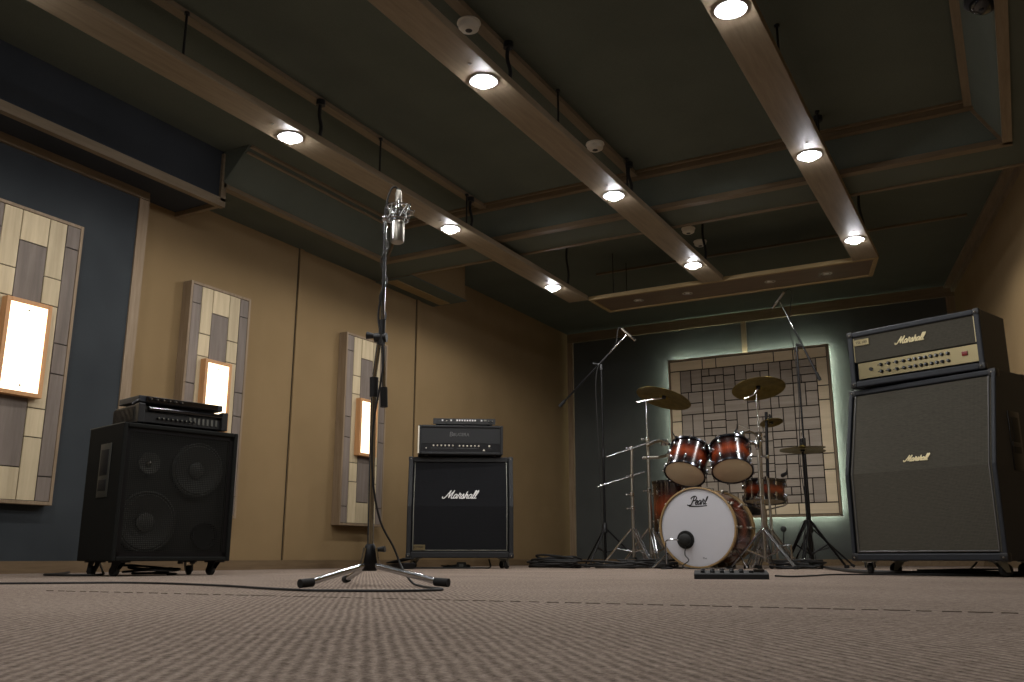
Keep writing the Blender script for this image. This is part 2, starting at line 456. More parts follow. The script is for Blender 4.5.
for i, x in enumerate(BX):
    for j, y in enumerate(LY):
        o = dproto if first else copy_tree(dproto); first = False
        o.location = (x, y, 2.2995)
        if y > 6:
            for ch in o.children:
                if ch.type == 'LIGHT': ch.data = ch.data.copy(); ch.data.energy = 31
        tag(o, 'lit round downlight in the %s hanging plank, %s' % (side[i], depth_word[j]), 'light', 'downlights in the hanging planks')
# suspension cables
def cable_thing(x, y, z0, z1, thick, label, bulge=0):
    o = thing('suspension_cable', label, 'cable', (x, y, z0), 0, 'cables holding the planks')
    L_ = z1-z0
    if bulge:
        MB().tube(spline([(0, 0, 0), (bulge, .0, L_*.3), (-bulge*.5, 0, L_*.65), (0, 0, L_)], 6), thick, 8).build('cord', M['cable'], o)
        MB().cyl((0, 0, L_-.03), (0, 0, L_), thick*2.6, seg=12).build('gland', M['black'], o)
    else:
        MB().cyl((0, 0, 0), (0, 0, L_), thick, seg=8).build('rod', M['cable'], o)
        MB().cyl((0, 0, L_-.012), (0, 0, L_), thick*2.2, seg=10).build('hook', M['black'], o)
ord3 = ('near', 'mid', 'far')
for i, x in enumerate((-3.20, -1.99, -.80)):
    for j, y in enumerate((2.55, 4.05, 5.05)):
        cable_thing(x+.03, y, 2.342, ZT-(.028 if i < 2 else 0), .006, 'thin black rod holding the %s plank, %s of its three rods' % (side[i], ord3[j]))
    for j, y in enumerate((3.51, 5.12, 6.71)):
        zt = ZC if y > 5.9 else (ZT-(.028 if i < 2 else 0))
        cable_thing(x+.02, y, 2.342, zt, .010, 'black power cord dropping to the %s plank beside the %s downlight' % (side[i], ord3[j]), .012)
# hanging soffit board over the drums
o = thing('hanging_soffit_board', 'long flat framed wooden board hung across the ceiling over the drums', 'ceiling board', (-1.93, 7.29, 2.3))
def slab(x0, x1, y0, y1):      # right end is cut at a slant
    return [(x0, y0), (x1-.11*(y0+.24)/.48, y0), (x1-.11*(y1+.24)/.48, y1), (x0, y1)]
MB().prism(slab(-1.18, 1.18, -.22, .22), .010, .03, 2).build('board', M['soffit'], o, False)
mb = MB()
mb.prism(slab(-1.21, 1.21, -.24, -.205), 0, .034, 2); mb.prism(slab(-1.21, 1.21, .205, .24), 0, .034, 2); mb.b2((-1.21, -.205, 0), (-1.175, .205, .034))
mb.prism([(1.168, -.205), (1.203, -.205), (1.109, .205), (1.074, .205)], 0, .034, 2)
mb.build('frame', M['soffittrim'], o, False, .003)
for sx in (-1, 1):
    for sy in (-1, 1):
        MB().cyl((sx*1.0, sy*.16, .03), (sx*1.0, sy*.16, ZC-2.3), .004, seg=6).build('hanger', M['cable'], o)
for k, x in enumerate((-2.76, -2.31, -1.60, -1.15)):
    o = thing('unlit_spotlight', 'small unlit round spotlight in the hanging board, %s from the left' % ('first', 'second', 'third', 'fourth')[k], 'light', (x, 7.3, 2.3117), 0, 'unlit spots in the hanging board')
    MB().lathe([(.028, -.001), (.045, -.004), (.047, 0), (.028, 0)], 24).build('ring', M['satin'], o)
    MB().lathe([(0, -.012), (.02, -.01), (.028, 0), (0, 0)], 20).build('lens', M['glass'], o)
# smoke detectors
sm = None
for k, (x, y, z, lb) in enumerate([(-2.05, 3.265, ZT-.028, 'white round smoke detector beside the middle plank, nearest the camera'), (-2.05, 4.755, ZT-.028, 'white round smoke detector beside the middle plank, between its two front lights'),
                                   (-2.135, 6.85, ZC, 'white round smoke detector near the end of the middle plank, left of a pair'), (-2.145, 7.20, ZC, 'white round smoke detector near the end of the middle plank, right of a pair')]):
    o = thing('smoke_detector', lb, 'smoke detector', (x, y, z), 0, 'smoke detectors')
    MB().lathe([(.056, 0), (.058, -.008), (.05, -.010), (.048, -.016), (.052, -.018), (.048, -.036), (.036, -.044), (0, -.045)], 28).build('body', M['white'], o)
    MB().lathe([(.0, -.0462), (.016, -.046), (.018, -.043), (0, -.043)], 18).build('sensor', M['cablegrey'], o)
# dark dome on the right side of the recess
o = thing('dome_camera', 'dark glossy oval dome fixed high on the right ceiling edge', 'camera', (.112, 4.02, 2.43), 0)
MB().lathe([(.075, .03), (.078, .0), (.066, -.008), (0, -.008)], 28).build('housing', M['blackmetal'], o)
MB().sphere((0, 0, -.008), .06, (1, 1, .75), 20).build('dome', M['screen'], o)
MB().b2((-.02, -.02, .03), (.02, .02, .13)).build('bracket', M['blackmetal'], o)

# ------------------------------------------------------------ wooden wall panels with lamps
def wall_panel(xw, xf, y0, y1, z0, z1, label):
    w = y1-y0; h = z1-z0
    o = thing('wooden_wall_panel', label, 'wall panel', (xw, (y0+y1)/2, z0), 0, 'plank panels on the left wall')
    t = xf-xw
    MB().b2((0, -w/2+.02, .02), (t-.012, w/2-.02, h-.02)).build('backing', M['gap'], o, False)
    mb = MB(); f = .018
    mb.b2((0, -w/2, 0), (t, -w/2+f, h)); mb.b2((0, w/2-f, 0), (t, w/2, h)); mb.b2((0, -w/2+f, 0), (t, w/2-f, f)); mb.b2((0, -w/2+f, h-f), (t, w/2-f, h))
    mb.build('frame', M['woodZ'], o, False, .002)
    P = MB(); G = MB(); iw = w-2*f; ih = h-2*f
    cols = [.155, .195, .30, .195, .155]
    rows = [[('g', .085), ('g', .36), ('g', .11), ('g', .36), ('g', .085)],
            [('p', .215), ('p', .10), ('p', .37), ('p', .10), ('p', .215)],
            [('p', .11), ('g', .27), ('g', .24), ('g', .27), ('p', .11)],
            [('p', .215), ('p', .10), ('p', .37), ('p', .10), ('p', .215)],
            [('g', .085), ('g', .36), ('g', .11), ('g', .36), ('g', .085)]]
    y = -iw/2; g = .003
    for cw, rr in zip(cols, rows):
        z = f; tot = sum(q[1] for q in rr)
        for kind, hh in rr:
            hh = hh/tot*ih
            (P if kind == 'p' else G).b2((t-.014, y+g, z+g), (t-.001-random.random()*.003, y+cw*iw-g, z+hh-g))
            z += hh
        y += cw*iw
    P.build('pale_planks', M['pale'], o, False); G.build('grey_planks', M['grey'], o, False)
    return o
def wall_lamp(xf, yc, z0, z1, w, label):
    h = z1-z0
    o = thing('wall_lamp', label, 'lamp', (xf, yc, z0), 0, 'glowing lamps on the wall panels')
    mb = MB(); f = .022; t = .05
    mb.b2((0, -w/2, 0), (t, -w/2+f, h)); mb.b2((0, w/2-f, 0), (t, w/2, h)); mb.b2((0, -w/2+f, 0), (t, w/2-f, f)); mb.b2((0, -w/2+f, h-f), (t, w/2-f, h))
    mb.build('frame', M['lampwood'], o, False, .002)
    MB().b2((.0, -w/2+f, f), (t-.006, w/2-f, h-f)).build('diffuser', M['lampglow'], o, False)
    for z in (f+.03, h-f-.03): MB().cyl((t-.006, 0, z), (t-.002, 0, z), .005, seg=10).build('screw', M['blackmetal'], o)
wall_panel(-4.499, -4.44, 2.46, 3.02, .345, 1.895, 'plank mosaic panel on the slate wall, left of the bass cabinet')
wall_panel(-4.599, -4.52, 3.87, 4.395, .33, 1.83, 'plank mosaic panel behind the bass cabinet')
wall_panel(-4.599, -4.52, 5.44, 5.98, .32, 1.83, 'plank mosaic panel behind the tall microphone stand')
wall_lamp(-4.4435, 2.735, .885, 1.385, .25, 'glowing rectangular lamp on the panel of the slate wall')
wall_lamp(-4.5235, 4.11, .875, 1.33, .225, 'glowing rectangular lamp on the panel behind the bass cabinet')
wall_lamp(-4.5235, 5.70, .86, 1.315, .225, 'glowing rectangular lamp behind the tall microphone stand')

# back wall mosaic panel with LED halo
PX0, PX1, PZ0, PZ1 = -3.30, -1.555, .485, 2.25
o = thing('mosaic_wall_panel', 'large square basketweave wood panel behind the drums with a pale halo', 'wall panel', ((PX0+PX1)/2, YB, PZ0))
W_ = PX1-PX0; H_ = PZ1-PZ0
MB().b2((-W_/2+.02, -.105, .02), (W_/2-.02, -.06, H_-.02)).build('backing', M['gap'], o, False)
mb = MB(); f = .022
for s_ in (-1, 1): mb.b2((s_*W_/2, -.118, 0), (s_*(W_/2-f), -.055, H_))
mb.b2((-W_/2, -.118, 0), (W_/2, -.055, f)); mb.b2((-W_/2, -.118, H_-f), (W_/2, -.055, H_))
mb.build('frame', M['woodZ'], o, False, .002)
mb = MB(); q = .19
for s_ in (-1, 1): mb.b2((s_*(W_/2-q), -.06, q), (s_*(W_/2-q-.03), 0, H_-q))
mb.b2((-W_/2+q, -.06, q), (W_/2-q, 0, q+.03)); mb.b2((-W_/2+q, -.06, H_-q-.03), (W_/2-q, 0, H_-q))
mb.build('standoff', M['gap'], o, False)
mb = MB(); q = .035
for s_ in (-1, 1): mb.b2((s_*(W_/2-q), -.06, q), (s_*(W_/2-q-.012), -.05, H_-q))
mb.b2((-W_/2+q, -.06, q), (W_/2-q, -.05, q+.012)); mb.b2((-W_/2+q, -.06, H_-q-.012), (W_/2-q, -.05, H_-q))
mb.build('light_strip', M['led'], o, False)
B_ = MB(); g = .0058; bw = .115; i0 = -W_/2+f; i1 = W_/2-f; k0 = f; k1 = H_-f
def cuts(a, b, fr):
    xs = [a+(b-a)*t for t in fr]; return list(zip(xs, xs[1:]))
def tile(mb, a, b, c, d): mb.b2((a+g, -.116-random.random()*.002, c+g), (b-g, -.10, d-g))
for a, b in cuts(i0, i1, (0, .22, .31, .68, .8, 1)): tile(B_, a, b, k1-bw, k1)
for a, b in cuts(i0, i1, (0, .2, .3, .52, .63, .77, 1)): tile(B_, a, b, k0, k0+bw)
for a, b in cuts(k0+bw, k1-bw, (0, .18, .28, .62, .74, 1)): tile(B_, i0, i0+bw, a, b)
for a, b in cuts(k0+bw, k1-bw, (0, .22, .33, .70, .8, 1)): tile(B_, i1-bw, i1, a, b)
B_.build('honey_border', M['bpale'], o, False)
G_ = MB(); a0 = i0+bw; c0 = k0+bw; nw = 6; cw = (i1-i0-2*bw)/nw; ch = (k1-k0-2*bw)/nw
rnd = random.Random(5)
for ix in range(nw):
    for iz in range(nw):
        x = a0+ix*cw; z = c0+iz*ch
        if (ix+iz) % 2 == 0:      # two or three lying bricks
            n = 2 if rnd.random() < .6 else 3
            for k in range(n):
                if rnd.random() < .45:
                    s1 = rnd.choice((.35, .62)); tile(G_, x, x+cw*s1, z+k*ch/n, z+(k+1)*ch/n); tile(G_, x+cw*s1, x+cw, z+k*ch/n, z+(k+1)*ch/n)
                else: tile(G_, x, x+cw, z+k*ch/n, z+(k+1)*ch/n)
        else:
            n = 2
            for k in range(n):
                if rnd.random() < .45:
                    s1 = rnd.choice((.35, .62)); tile(G_, x+k*cw/n, x+(k+1)*cw/n, z, z+ch*s1); tile(G_, x+k*cw/n, x+(k+1)*cw/n, z+ch*s1, z+ch)
                else: tile(G_, x+k*cw/n, x+(k+1)*cw/n, z, z+ch)
G_.build('grey_tiles', M['bgrey'], o, False)

# ------------------------------------------------------------ casters, cabinets
def casters(o, spots, zt, r=.028, white=True):
    for k, (x, y, a) in enumerate(spots):
        rot = Matrix.Rotation(a, 4, 'Z'); T = Matrix.Translation((x, y, 0)) @ rot
        c = MB(T); c.b2((-.032, -.032, zt-.006), (.032, .032, zt)); 
        for s_ in (-1, 1): c.prism([(-.02, zt-.006), (.024, zt-.006), (.034, r*.7), (.016, r*.7)], s_*.016-.0015, s_*.016+.0015, 0)
        co = c.build('caster', M['zinc'] if white else M['blackmetal'], o)
        w = MB(T @ Matrix.Translation((0, .022, r))); w.lathe([(0, -.012), (r*.8, -.012), (r, -.008), (r, .008), (r*.8, .012), (0, .012)], 22, rot=Matrix.Rotation(PI/2, 4, 'Y'))
        w.build('wheel', M['rubber'], co)

def guitar_cab(label, x, y, rz, w, h, d, z0, s, clothm, tol, logo_m, badge=False, bead='logo_white', logo_w=.26, logo_v=.62, handle=True, zsplit=.5, lr=.0036, corners=True, th=.02, cs=1):
    o = thing('guitar_cabinet', label, 'guitar cabinet', (x, y, 0), rz)
    zm = z0+h*zsplit; zt = z0+h
    side = [(0, z0), (d, z0), (d, zt), (s, zt), (0, zm)]
    mb = MB()
    mb.prism(side, -w/2, -w/2+th, 0); mb.prism(side, w/2-th, w/2, 0)
    mb.b2((-w/2+th, 0, z0), (w/2-th, d, z0+th+.012)); mb.b2((-w/2+th, s, zt-th-.005), (w/2-th, d, zt)); mb.b2((-w/2+th, d-th, z0), (w/2-th, d, zt))
    mb.build('body', tol, o, False, .006)
    # baffle cloth: lower upright part and slanted upper part, set in a little
    e = .012; a = th+.004; zb = z0+th+.016; zp = zt-th-.009
    def yat(z): return 0 if z < zm else s*(z-zm)/(zt-zm)
    mb = MB()
    mb.prism([(e, zb), (e, zm), (yat(zp)+e, zp), (yat(zp)+e+.02, zp), (e+.02, zm), (e+.02, zb)], -w/2+a, w/2-a, 0)
    mb.build('grille_cloth', clothm, o, False)
    mb = MB(); r = .0035; bx = w/2-a-.010
    mb.tube([(-bx, e-.002, zb+.005), (bx, e-.002, zb+.005)], r, 6)
    for s_ in (-1, 1): mb.tube([(s_*bx, e-.002, zb+.005), (s_*bx, e-.002, zm), (s_*bx, yat(zp)+e-.002, zp)], r, 6)
    mb.build('piping', M[bead], o)
    zl = z0+h*logo_v
    script_text('Marshall', logo_w, lr, logo_m, o, 'logo', at=(0, yat(zl)+e-.004, zl), tilt=-math.atan2(s, zt-zm) if zl > zm else 0)
    if badge:
        b = MB().box((-bx+.048, e-.004, zb+.026), (.085, .005, .038)).build('badge', M['gold'], o, False, .001)
        block_text('JCM900', .022, M['ink'], o, 'badge_text', (-bx+.042, e-.0075, zb+.027), depth=.0006)
    if corners:
        for sx in (-1, 1):
            for yy, zz in ((0, z0), (s, zt), (d, z0), (d, zt)):
                c = MB(); c.box((sx*(w/2-.016), yy+(.016 if yy < d-.01 else -.016), zz+(.016 if zz < zm else -.016)), (.038, .038, .038), None, .008)
                c.build('corner_protector', M['black'], o)
                MB().sphere((sx*(w/2-.016), yy-(.004 if yy < d-.01 else -.004), zz+(.014 if zz < zm else -.014)), .004, seg=8).build('rivet', M['satin'], o)
    if handle:
        for sx in (-1, 1):
            hx = sx*w/2
            MB().box((hx, d*.56, z0+h*.62), (.006, .10, .26), None, .002).build('handle_plate', M['blackmetal'], o)
            MB().box((hx+sx*.002, d*.56, z0+h*.65), (.006, .06, .16), None, .002).build('handle_recess', M['blackhead'], o)
            MB().box((hx+sx*.003, d*.56, z0+h*.60), (.008, .085, .02), None, .003).build('handle', M['black'], o)
    casters(o, [(-w/2+.06, .05, .5), (w/2-.06, .05, -.6), (-w/2+.06, d-.06, 2.2), (w/2-.06, d-.06, 2.6)], z0)
    return o

guitar_cab('tall grey-clothed guitar cabinet on casters at the right, under the gold-panel amplifier', -.394, 4.475, R(-24.9), .725, .822, .365, .066, .096,
           M['greycloth'], M['tolexblue'], M['logo_gold'], logo_w=.125, logo_v=.553, bead='logo_dim', zsplit=.49, lr=.0028)
guitar_cab('black guitar cabinet on casters with white piping by the tan wall', -3.608, 5.714, R(32.4), .785, .745, .365, .076, .10,
           M['blackcloth'], M['tolex'], M['logo_white'], bead='zinc', badge=True, logo_w=.27, logo_v=.61, zsplit=.5, th=.034)

def rounded_body(o, w, h, d, tol, lip=.022, bot=.022):
    mb = MB()
    mb.b2((-w/2, 0, 0), (-w/2+lip, d, h)); mb.b2((w/2-lip, 0, 0), (w/2, d, h))
    mb.b2((-w/2+lip, 0, h-lip), (w/2-lip, d, h)); mb.b2((-w/2+lip, 0, 0), (w/2-lip, d, bot)); mb.b2((-w/2+lip, d-.02, bot), (w/2-lip, d, h-lip))
    return mb.build('body', tol, o, False, .006)

def knob(o, x, z, y, r=.009, m='black', cap='satin'):
    k = MB().lathe([(r, 0), (r*.95, .008), (r*.7, .012), (0, .012)], 16, c=(x, y, z), rot=Matrix.Rotation(PI/2, 4, 'X')).build('knob', M[m], o)
    MB().lathe([(r*.55, .0118), (r*.5, .0135), (0, .0135)], 12, c=(x, y, z), rot=Matrix.Rotation(PI/2, 4, 'X')).build('cap', M[cap], k)

# right amplifier head
w, h, d = .64, .278, .28
o = thing('amplifier_head', 'guitar amplifier head with gold knob panel on top of the grey-clothed cabinet', 'amplifier', (-.362, 4.553, .897), R(-20.3))
rounded_body(o, w, h, d, M['tolexblue'], .026, .03)
MB().b2((-w/2+.026, .010, .125), (w/2-.026, .022, h-.026)).build('grille_cloth', M['greycloth'], o, False)
MB().b2((-w/2+.04, .012, .040), (w/2-.028, .024, .118)).build('control_panel', M['gold'], o, False)
MB().b2((-w/2+.026, .03, .03), (w/2-.026, .04, .125)).build('panel_recess', M['blackhead'], o, False)
script_text('Marshall', .15, .003, M['logo_gold'], o, 'logo', at=(-.005, .006, .195))
MB().tube([(-w/2+.028, .009, .128), (-w/2+.028, .009, h-.03)], .002, 6).tube([(w/2-.029, .009, .128), (w/2-.029, .009, h-.03)], .002, 6).build('piping', M['logo_gold'], o)
MB().box((-w/2+.07, .007, .222), (.08, .006, .03)).build('badge', M['gold'], o, False)
block_text('TSL 100', .018, M['ink'], o, 'badge_text', (-w/2+.07, .0035, .222), depth=.0005)
us = [.225, .287, .35, .408, .455, .497, .54, .577, .62, .66, .70, .745]
for u in us:
    for zz in (.063, .097): knob(o, -w/2+.018+u*(w-.02), zz, .012, .0085, 'black', 'chrome')
for u in us[:4]:
    for zz in (.063, .097): MB().sphere((-w/2+.018+u*(w-.02)-.016, .011, zz), .003, seg=8).build('push_button', M['black'], o)
MB().lathe([(.009, 0), (.009, .006), (0, .006)], 14, c=(-w/2+.105, .012, .082), rot=Matrix.Rotation(PI/2, 4, 'X')).build('input_jack', M['ink'], o)
MB().box((w/2-.085, .010, .083), (.026, .008, .020), None, .002).build('power_switch', M['red'], o)
for sx in (-1, 1):
    for sz in (0, 1):
        MB().box((sx*(w/2-.013), .013, sz*h+(.013 if not sz else -.013)), (.032, .032, .032), None, .008).build('corner_protector', M['black'], o)
        MB().sphere((sx*(w/2-.015), -.004, sz*h+(.015 if not sz else -.015)), .004, seg=8).build('rivet', M['satin'], o)
for sx in (-1, 1):
    for yy in (.05, d-.05): MB().cyl((sx*(w/2-.06), yy, 0), (sx*(w/2-.06), yy, -.008), .015, seg=14).build('foot', M['rubber'], o)

# middle amplifier head
w, h, d = .638, .222, .25
o = thing('amplifier_head', 'black amplifier head with rows of small white knobs on the white-piped cabinet', 'amplifier', (-3.625, 5.735, .832), R(35.2))
rounded_body(o, w, h, d, M['tolex'], .02, .02)
MB().b2((-w/2+.02, .008, .085), (w/2-.02, .02, h-.02)).build('front_cover', M['tolex'], o, False)
MB().b2((-w/2+.02, .012, .022), (w/2-.02, .024, .085)).build('control_panel', M['blackmetal'], o, False)
MB().b2((-w/2-.004, -.003, .008), (-w/2+.006, .02, h-.008)).build('lit_edge_strip', M['lit_edge'], o, False)  # bright strip painted in for the lamp-lit side of the head
block_text('BUGERA', .034, M['logo_dim'], o, 'logo', (.0, .006, .150), depth=.001, shear=.12, spacing=.95)
block_text('B', .050, M['logo_dim'], o, 'logo_initial', (-.075, .006, .152), depth=.001, shear=.12)
for k in range(6): knob(o, -.205+k*.029, .068, .012, .0065, 'white', 'white')
for k in range(6): knob(o, -.01+k*.029, .066, .012, .0065, 'white', 'white')
knob(o, .215, .066, .012, .008, 'white', 'white'); knob(o, -.26, .048, .012, .006, 'satin', 'satin')
MB().b2((-.225, .011, .0475), (-.055, .012, .0495)).b2((-.03, .011, .0475), (.14, .012, .0495)).b2((.205, .011, .0475), (.23, .012, .0495)).build('panel_lines', M['logo_dim'], o, False)
MB().prism([(.165, .03), (.185, .03), (.175, .046)], .009, .012, 1).build('warning_triangle', M['white'], o, False)
for sx in (-1, 1):
    for yy in (.04, d-.04): MB().cyl((sx*(w/2-.06), yy, 0), (sx*(w/2-.06), yy, -.011), .014, seg=14).build('foot', M['rubber'], o)
# thin unit on top
w, h, d = .47, .042, .2
o = thing('rack_unit', 'thin black rack unit with a row of white buttons on the middle amplifier head', 'audio unit', (-3.606, 5.75, 1.062), R(34))
MB().b2((-w/2+.02, .006, 0), (w/2-.02, d, h)).build('body', M['blackmetal'], o, False, .002)
MB().b2((-w/2, 0, -.001), (w/2, .006, h+.001)).build('front_plate', M['black'], o, False, .001)
for x in [-.165, -.10]+[-.055+k*.0195 for k in range(8)]+[.13]: MB().box((x, -.002, .028), (.012, .006, .012), None, .001).build('button', M['logo_white'], o)
for x in (-.135, .185, .21): knob(o, x, .022, 0, .007, 'blackmetal', 'satin')
MB().box((.158, -.002, .03), (.02, .005, .012)).build('display', M['zinc'], o)
for sx in (-1, 1): MB().cyl((sx*(w/2-.05), .05, 0), (sx*(w/2-.05), .05, -.0085), .01, seg=10).cyl((sx*(w/2-.05), d-.03, 0), (sx*(w/2-.05), d-.03, -.0085), .01, seg=10).build('foot', M['rubber'], o)

# bass cabinet
w, h, d, z0 = .56, .60, .36, .064
o = thing('bass_cabinet', 'large black bass speaker cabinet with perforated grille on casters at the left', 'speaker cabinet', (-3.345, 2.894, 0), R(75.9))
mb = MB(); t = .02
mb.b2((-w/2, 0, z0), (-w/2+t, d, z0+h)); mb.b2((w/2-t, 0, z0), (w/2, d, z0+h)); mb.b2((-w/2+t, 0, z0), (w/2-t, d, z0+t)); mb.b2((-w/2+t, 0, z0+h-t), (w/2-t, d, z0+h)); mb.b2((-w/2+t, d-t, z0+t), (w/2-t, d, z0+h-t))
mb.build('body', M['tolexdark'], o, False, .005)
MB().b2((-w/2+t, .062, z0+t), (w/2-t, .075, z0+h-t)).build('baffle', mat('baffle_paint', '#30312c', .7), o, False)
def driver(cx, cz, r, name='woofer'):
    rot = Matrix.Rotation(PI/2, 4, 'X')
    q = MB().lathe([(r, -.026), (r*1.02, .006), (r*.96, .010), (r*.92, .004), (r*.88, .008), (r*.80, .002), (r*.3, -.022)], 40, c=(cx, .035, cz), rot=rot).build(name, M['conec'], o)
    MB().lathe([(r*.32, -.018), (r*.3, -.006), (r*.18, .002), (0, .004)], 28, c=(cx, .035, cz), rot=rot).build('dust_cap', M['dustcap'], q)
driver(.10, z0+.415, .125); driver(-.125, z0+.17, .135)
rot = Matrix.Rotation(PI/2, 4, 'X')
MB().lathe([(.05, -.026), (.05, .006), (.044, .006), (.012, -.012), (0, -.012)], 30, c=(-.135, .035, z0+.43), rot=rot).build('tweeter', M['dustcap'], o)
MB().sphere((-.135, .038, z0+.43), .013, seg=12).build('tweeter_dome', M['satin'], o)
MB().lathe([(.062, -.026), (.062, .004), (.058, .004), (.054, -.024), (0, -.024)], 34, c=(.165, .035, z0+.115), rot=rot).build('bass_port', M['blackhead'], o)
gm = MB(); gm.b2((-w/2+t+.004, .012, z0+t+.004), (w/2-t-.004, .0135, z0+h-t-.004)); gm.build('perforated_grille', M['grille'], o, False)
mb = MB()
for sx in (-1, 1): mb.b2((sx*(w/2-t), .010, z0+t), (sx*(w/2-t-.018), .020, z0+h-t))
mb.b2((-w/2+t, .010, z0+t), (w/2-t, .020, z0+t+.018)); mb.b2((-w/2+t, .010, z0+h-t-.018), (w/2-t, .020, z0+h-t)); mb.build('grille_frame', M['blackmetal'], o, False)
for sx in (-1, 1):
    hx = sx*w/2
    MB().box((hx, d*.45, z0+h*.66), (.006, .11, .24), None, .002).build('handle_plate', mat('handle_plate_plastic', '#3c3c36', .5), o)
    MB().box((hx+sx*.002, d*.45, z0+h*.72), (.006, .08, .115), None, .002).build('handle_recess', M['blackhead'], o)
    MB().box((hx+sx*.002, d*.45, z0+h*.55), (.006, .08, .05), None, .002).build('jack_recess', M['blackhead'], o)
MB().b2((-w/2-.001, .0, z0+h-.004), (-w/2+.001, d, z0+h)).build('edge_bead', M['dustcap'], o, False)
casters(o, [(-w/2+.06, .05, .5), (w/2-.05, .05, .3), (-w/2+.06, d-.06, 2.2), (w/2-.05, d-.06, 2.9)], z0, .022, False)
for k in (-1, 1): MB().cyl((.08+k*.03, .03, z0), (.08+k*.03, .03, z0-.012), .012, seg=12).build('glide', M['rubber'], o)
# amplifier on it
w, h, d = .44, .080, .24
o = thing('bass_amplifier', 'black bass amplifier with ribbed side lying on the large bass cabinet', 'amplifier', (-3.385, 2.915, z0+.6+.014), R(75))
MB().b2((-w/2, .02, 0), (w/2, d, h)).build('body', mat('ribbed_grey_case', '#34322d', .6), o, False, .003)
mb = MB()
for k in range(16): mb.b2((-w/2-.004, .03+k*.014, .008), (-w/2, .036+k*.014, h-.008))
mb.build('side_fins', M['blackmetal'], o, False)
MB().b2((-w/2+.0, .0, .0), (w/2, .02, h*.62)).build('front_panel', M['black'], o, False, .003)
MB().tube([(-w/2+.05, -.004, h*.80), (w/2-.02, -.004, h*.80)], .012, 12).build('front_rail', M['chrome' if False else 'screen'], o)
for sx in (-1, 1): MB().b2((sx*(w/2), -.018, -.004), (sx*(w/2-.03), .02, h+.004)).build('end_guard', M['black'], o, False, .003)
for k in range(9): knob(o, -w/2+.10+k*.022, h*.3, 0, .0065, 'black', 'zinc')
for k in range(7): MB().b2((.03+k*.022, -.004, .014), (.04+k*.022, 0, .044)).build('slider', M['dustcap'], o, False)
for sx in (-1, 1):
    for yy in (.04, d-.03): MB().cyl((sx*(w/2-.04), yy, 0), (sx*(w/2-.04), yy, -.013), .013, seg=12).build('foot', M['rubber'], o)
w, h, d = .42, .03, .2
o = thing('slim_processor', 'slim dark unit lying tilted on top of the bass amplifier', 'audio unit', (-3.385, 2.905, z0+.6+.014+.090), R(77))
MB().b2((-w/2, 0, 0), (w/2, d, h)).build('body', M['tolexblue'], o, False, .004)
MB().b2((-w/2+.03, -.008, .004), (w/2-.03, 0, h-.003)).build('front_panel', M['screen'], o, False, .002)
for k in range(6): knob(o, -.16+k*.03, h*.5, -.008, .006, 'black', 'satin')
MB().tube(spline([(-w/2+.01, .01, .012), (-w/2-.02, -.02, .0), (-w/2-.04, -.02, -.02)], 5), .005, 8).build('antenna', M['black'], o)

# ------------------------------------------------------------ centre microphone stand
KS = .93
SX, SY = -1.808*KS, 2.333*KS
o = thing('microphone_stand', 'chrome tripod microphone stand standing alone in the middle of the carpet', 'microphone stand', (SX, SY, 0)); o.scale = (KS, KS, KS)
for k, (a, rr) in enumerate(((-99, .25), (3, .265), (141, .34))):
    a = R(a); ux, uy = math.cos(a), math.sin(a)
    l = MB(); l.tube([(ux*.02, uy*.02, .062), (ux*rr, uy*rr, .012)], .0095, 12)
    lg = l.build('leg', M['chrome'], o)
    c = MB(); c.tube([(ux*(rr-.025), uy*(rr-.025), .015), (ux*(rr+.022), uy*(rr+.022), .0125)], [.0125, .0125], 14); c.build('rubber_tip', M['rubber'], lg)
    s_ = MB(); s_.tube([(ux*.022, uy*.022, .115), (ux*.034, uy*.034, .06)], .005, 8); s_.build('brace', M['chrome'], o)
MB().lathe([(0, .045), (.022, .045), (.028, .055), (.029, .07), (.024, .095), (.017, .12), (.012, .128), (0, .128)], 24).build('hub', M['blackmetal'], o)
MB().tube([(.018, .01, .11), (.045, .018, .112)], [.006, .010], 12).build('hub_knob', M['black'], o)
MB().cyl((0, 0, .12), (-.012, .004, .60), .0098, seg=16).build('lower_tube', M['chrome'], o)
MB().cyl((-.011, .004, .60), (-.012, .004, .665), .0135, .015, seg=16).build('clutch', M['black'], o)
MB().cyl((-.012, .004, .665), (.004, .006, .80), .0075, seg=16).build('upper_tube', M['chrome'], o)
cl = MB(); cl.tube([(-.012, .0, .80), (.026, .015, .80)], .016, 16); cl.cyl((.012, .006, .775), (0.012, .006, .86), .012, .011, seg=14); cl.build('boom_clamp', M['black'], o)
MB().tube([(-.012, -.006, .805), (-.034, -.015, .808)], [.008, .013], 12).build('clamp_knob', M['black'], o)
RX, RY = .87, .48                                        # rightwards as seen from the camera
MB().tube([(.026, .013, .575), (.013, .007, .86), (.010, .006, 1.215)], .0065, 14).build('boom_tube', M['chrome'], o)
MB().tube([(.026, .013, .565), (.023, .012, .63)], .0125, 14).build('boom_grip', M['rubber'], o)
cab = [(.012+.012*math.cos(t*5.5), .006+.012*math.sin(t*5.5), .86+.33*t/3) for t in [k*.18 for k in range(17)]]
MB().tube(spline(cab, 3), .0028, 8).build('wrapped_cable', M['cablegrey'], o)
MB().sphere((.010, .006, 1.222), .013, seg=14).build('boom_joint', M['chrome'], o)
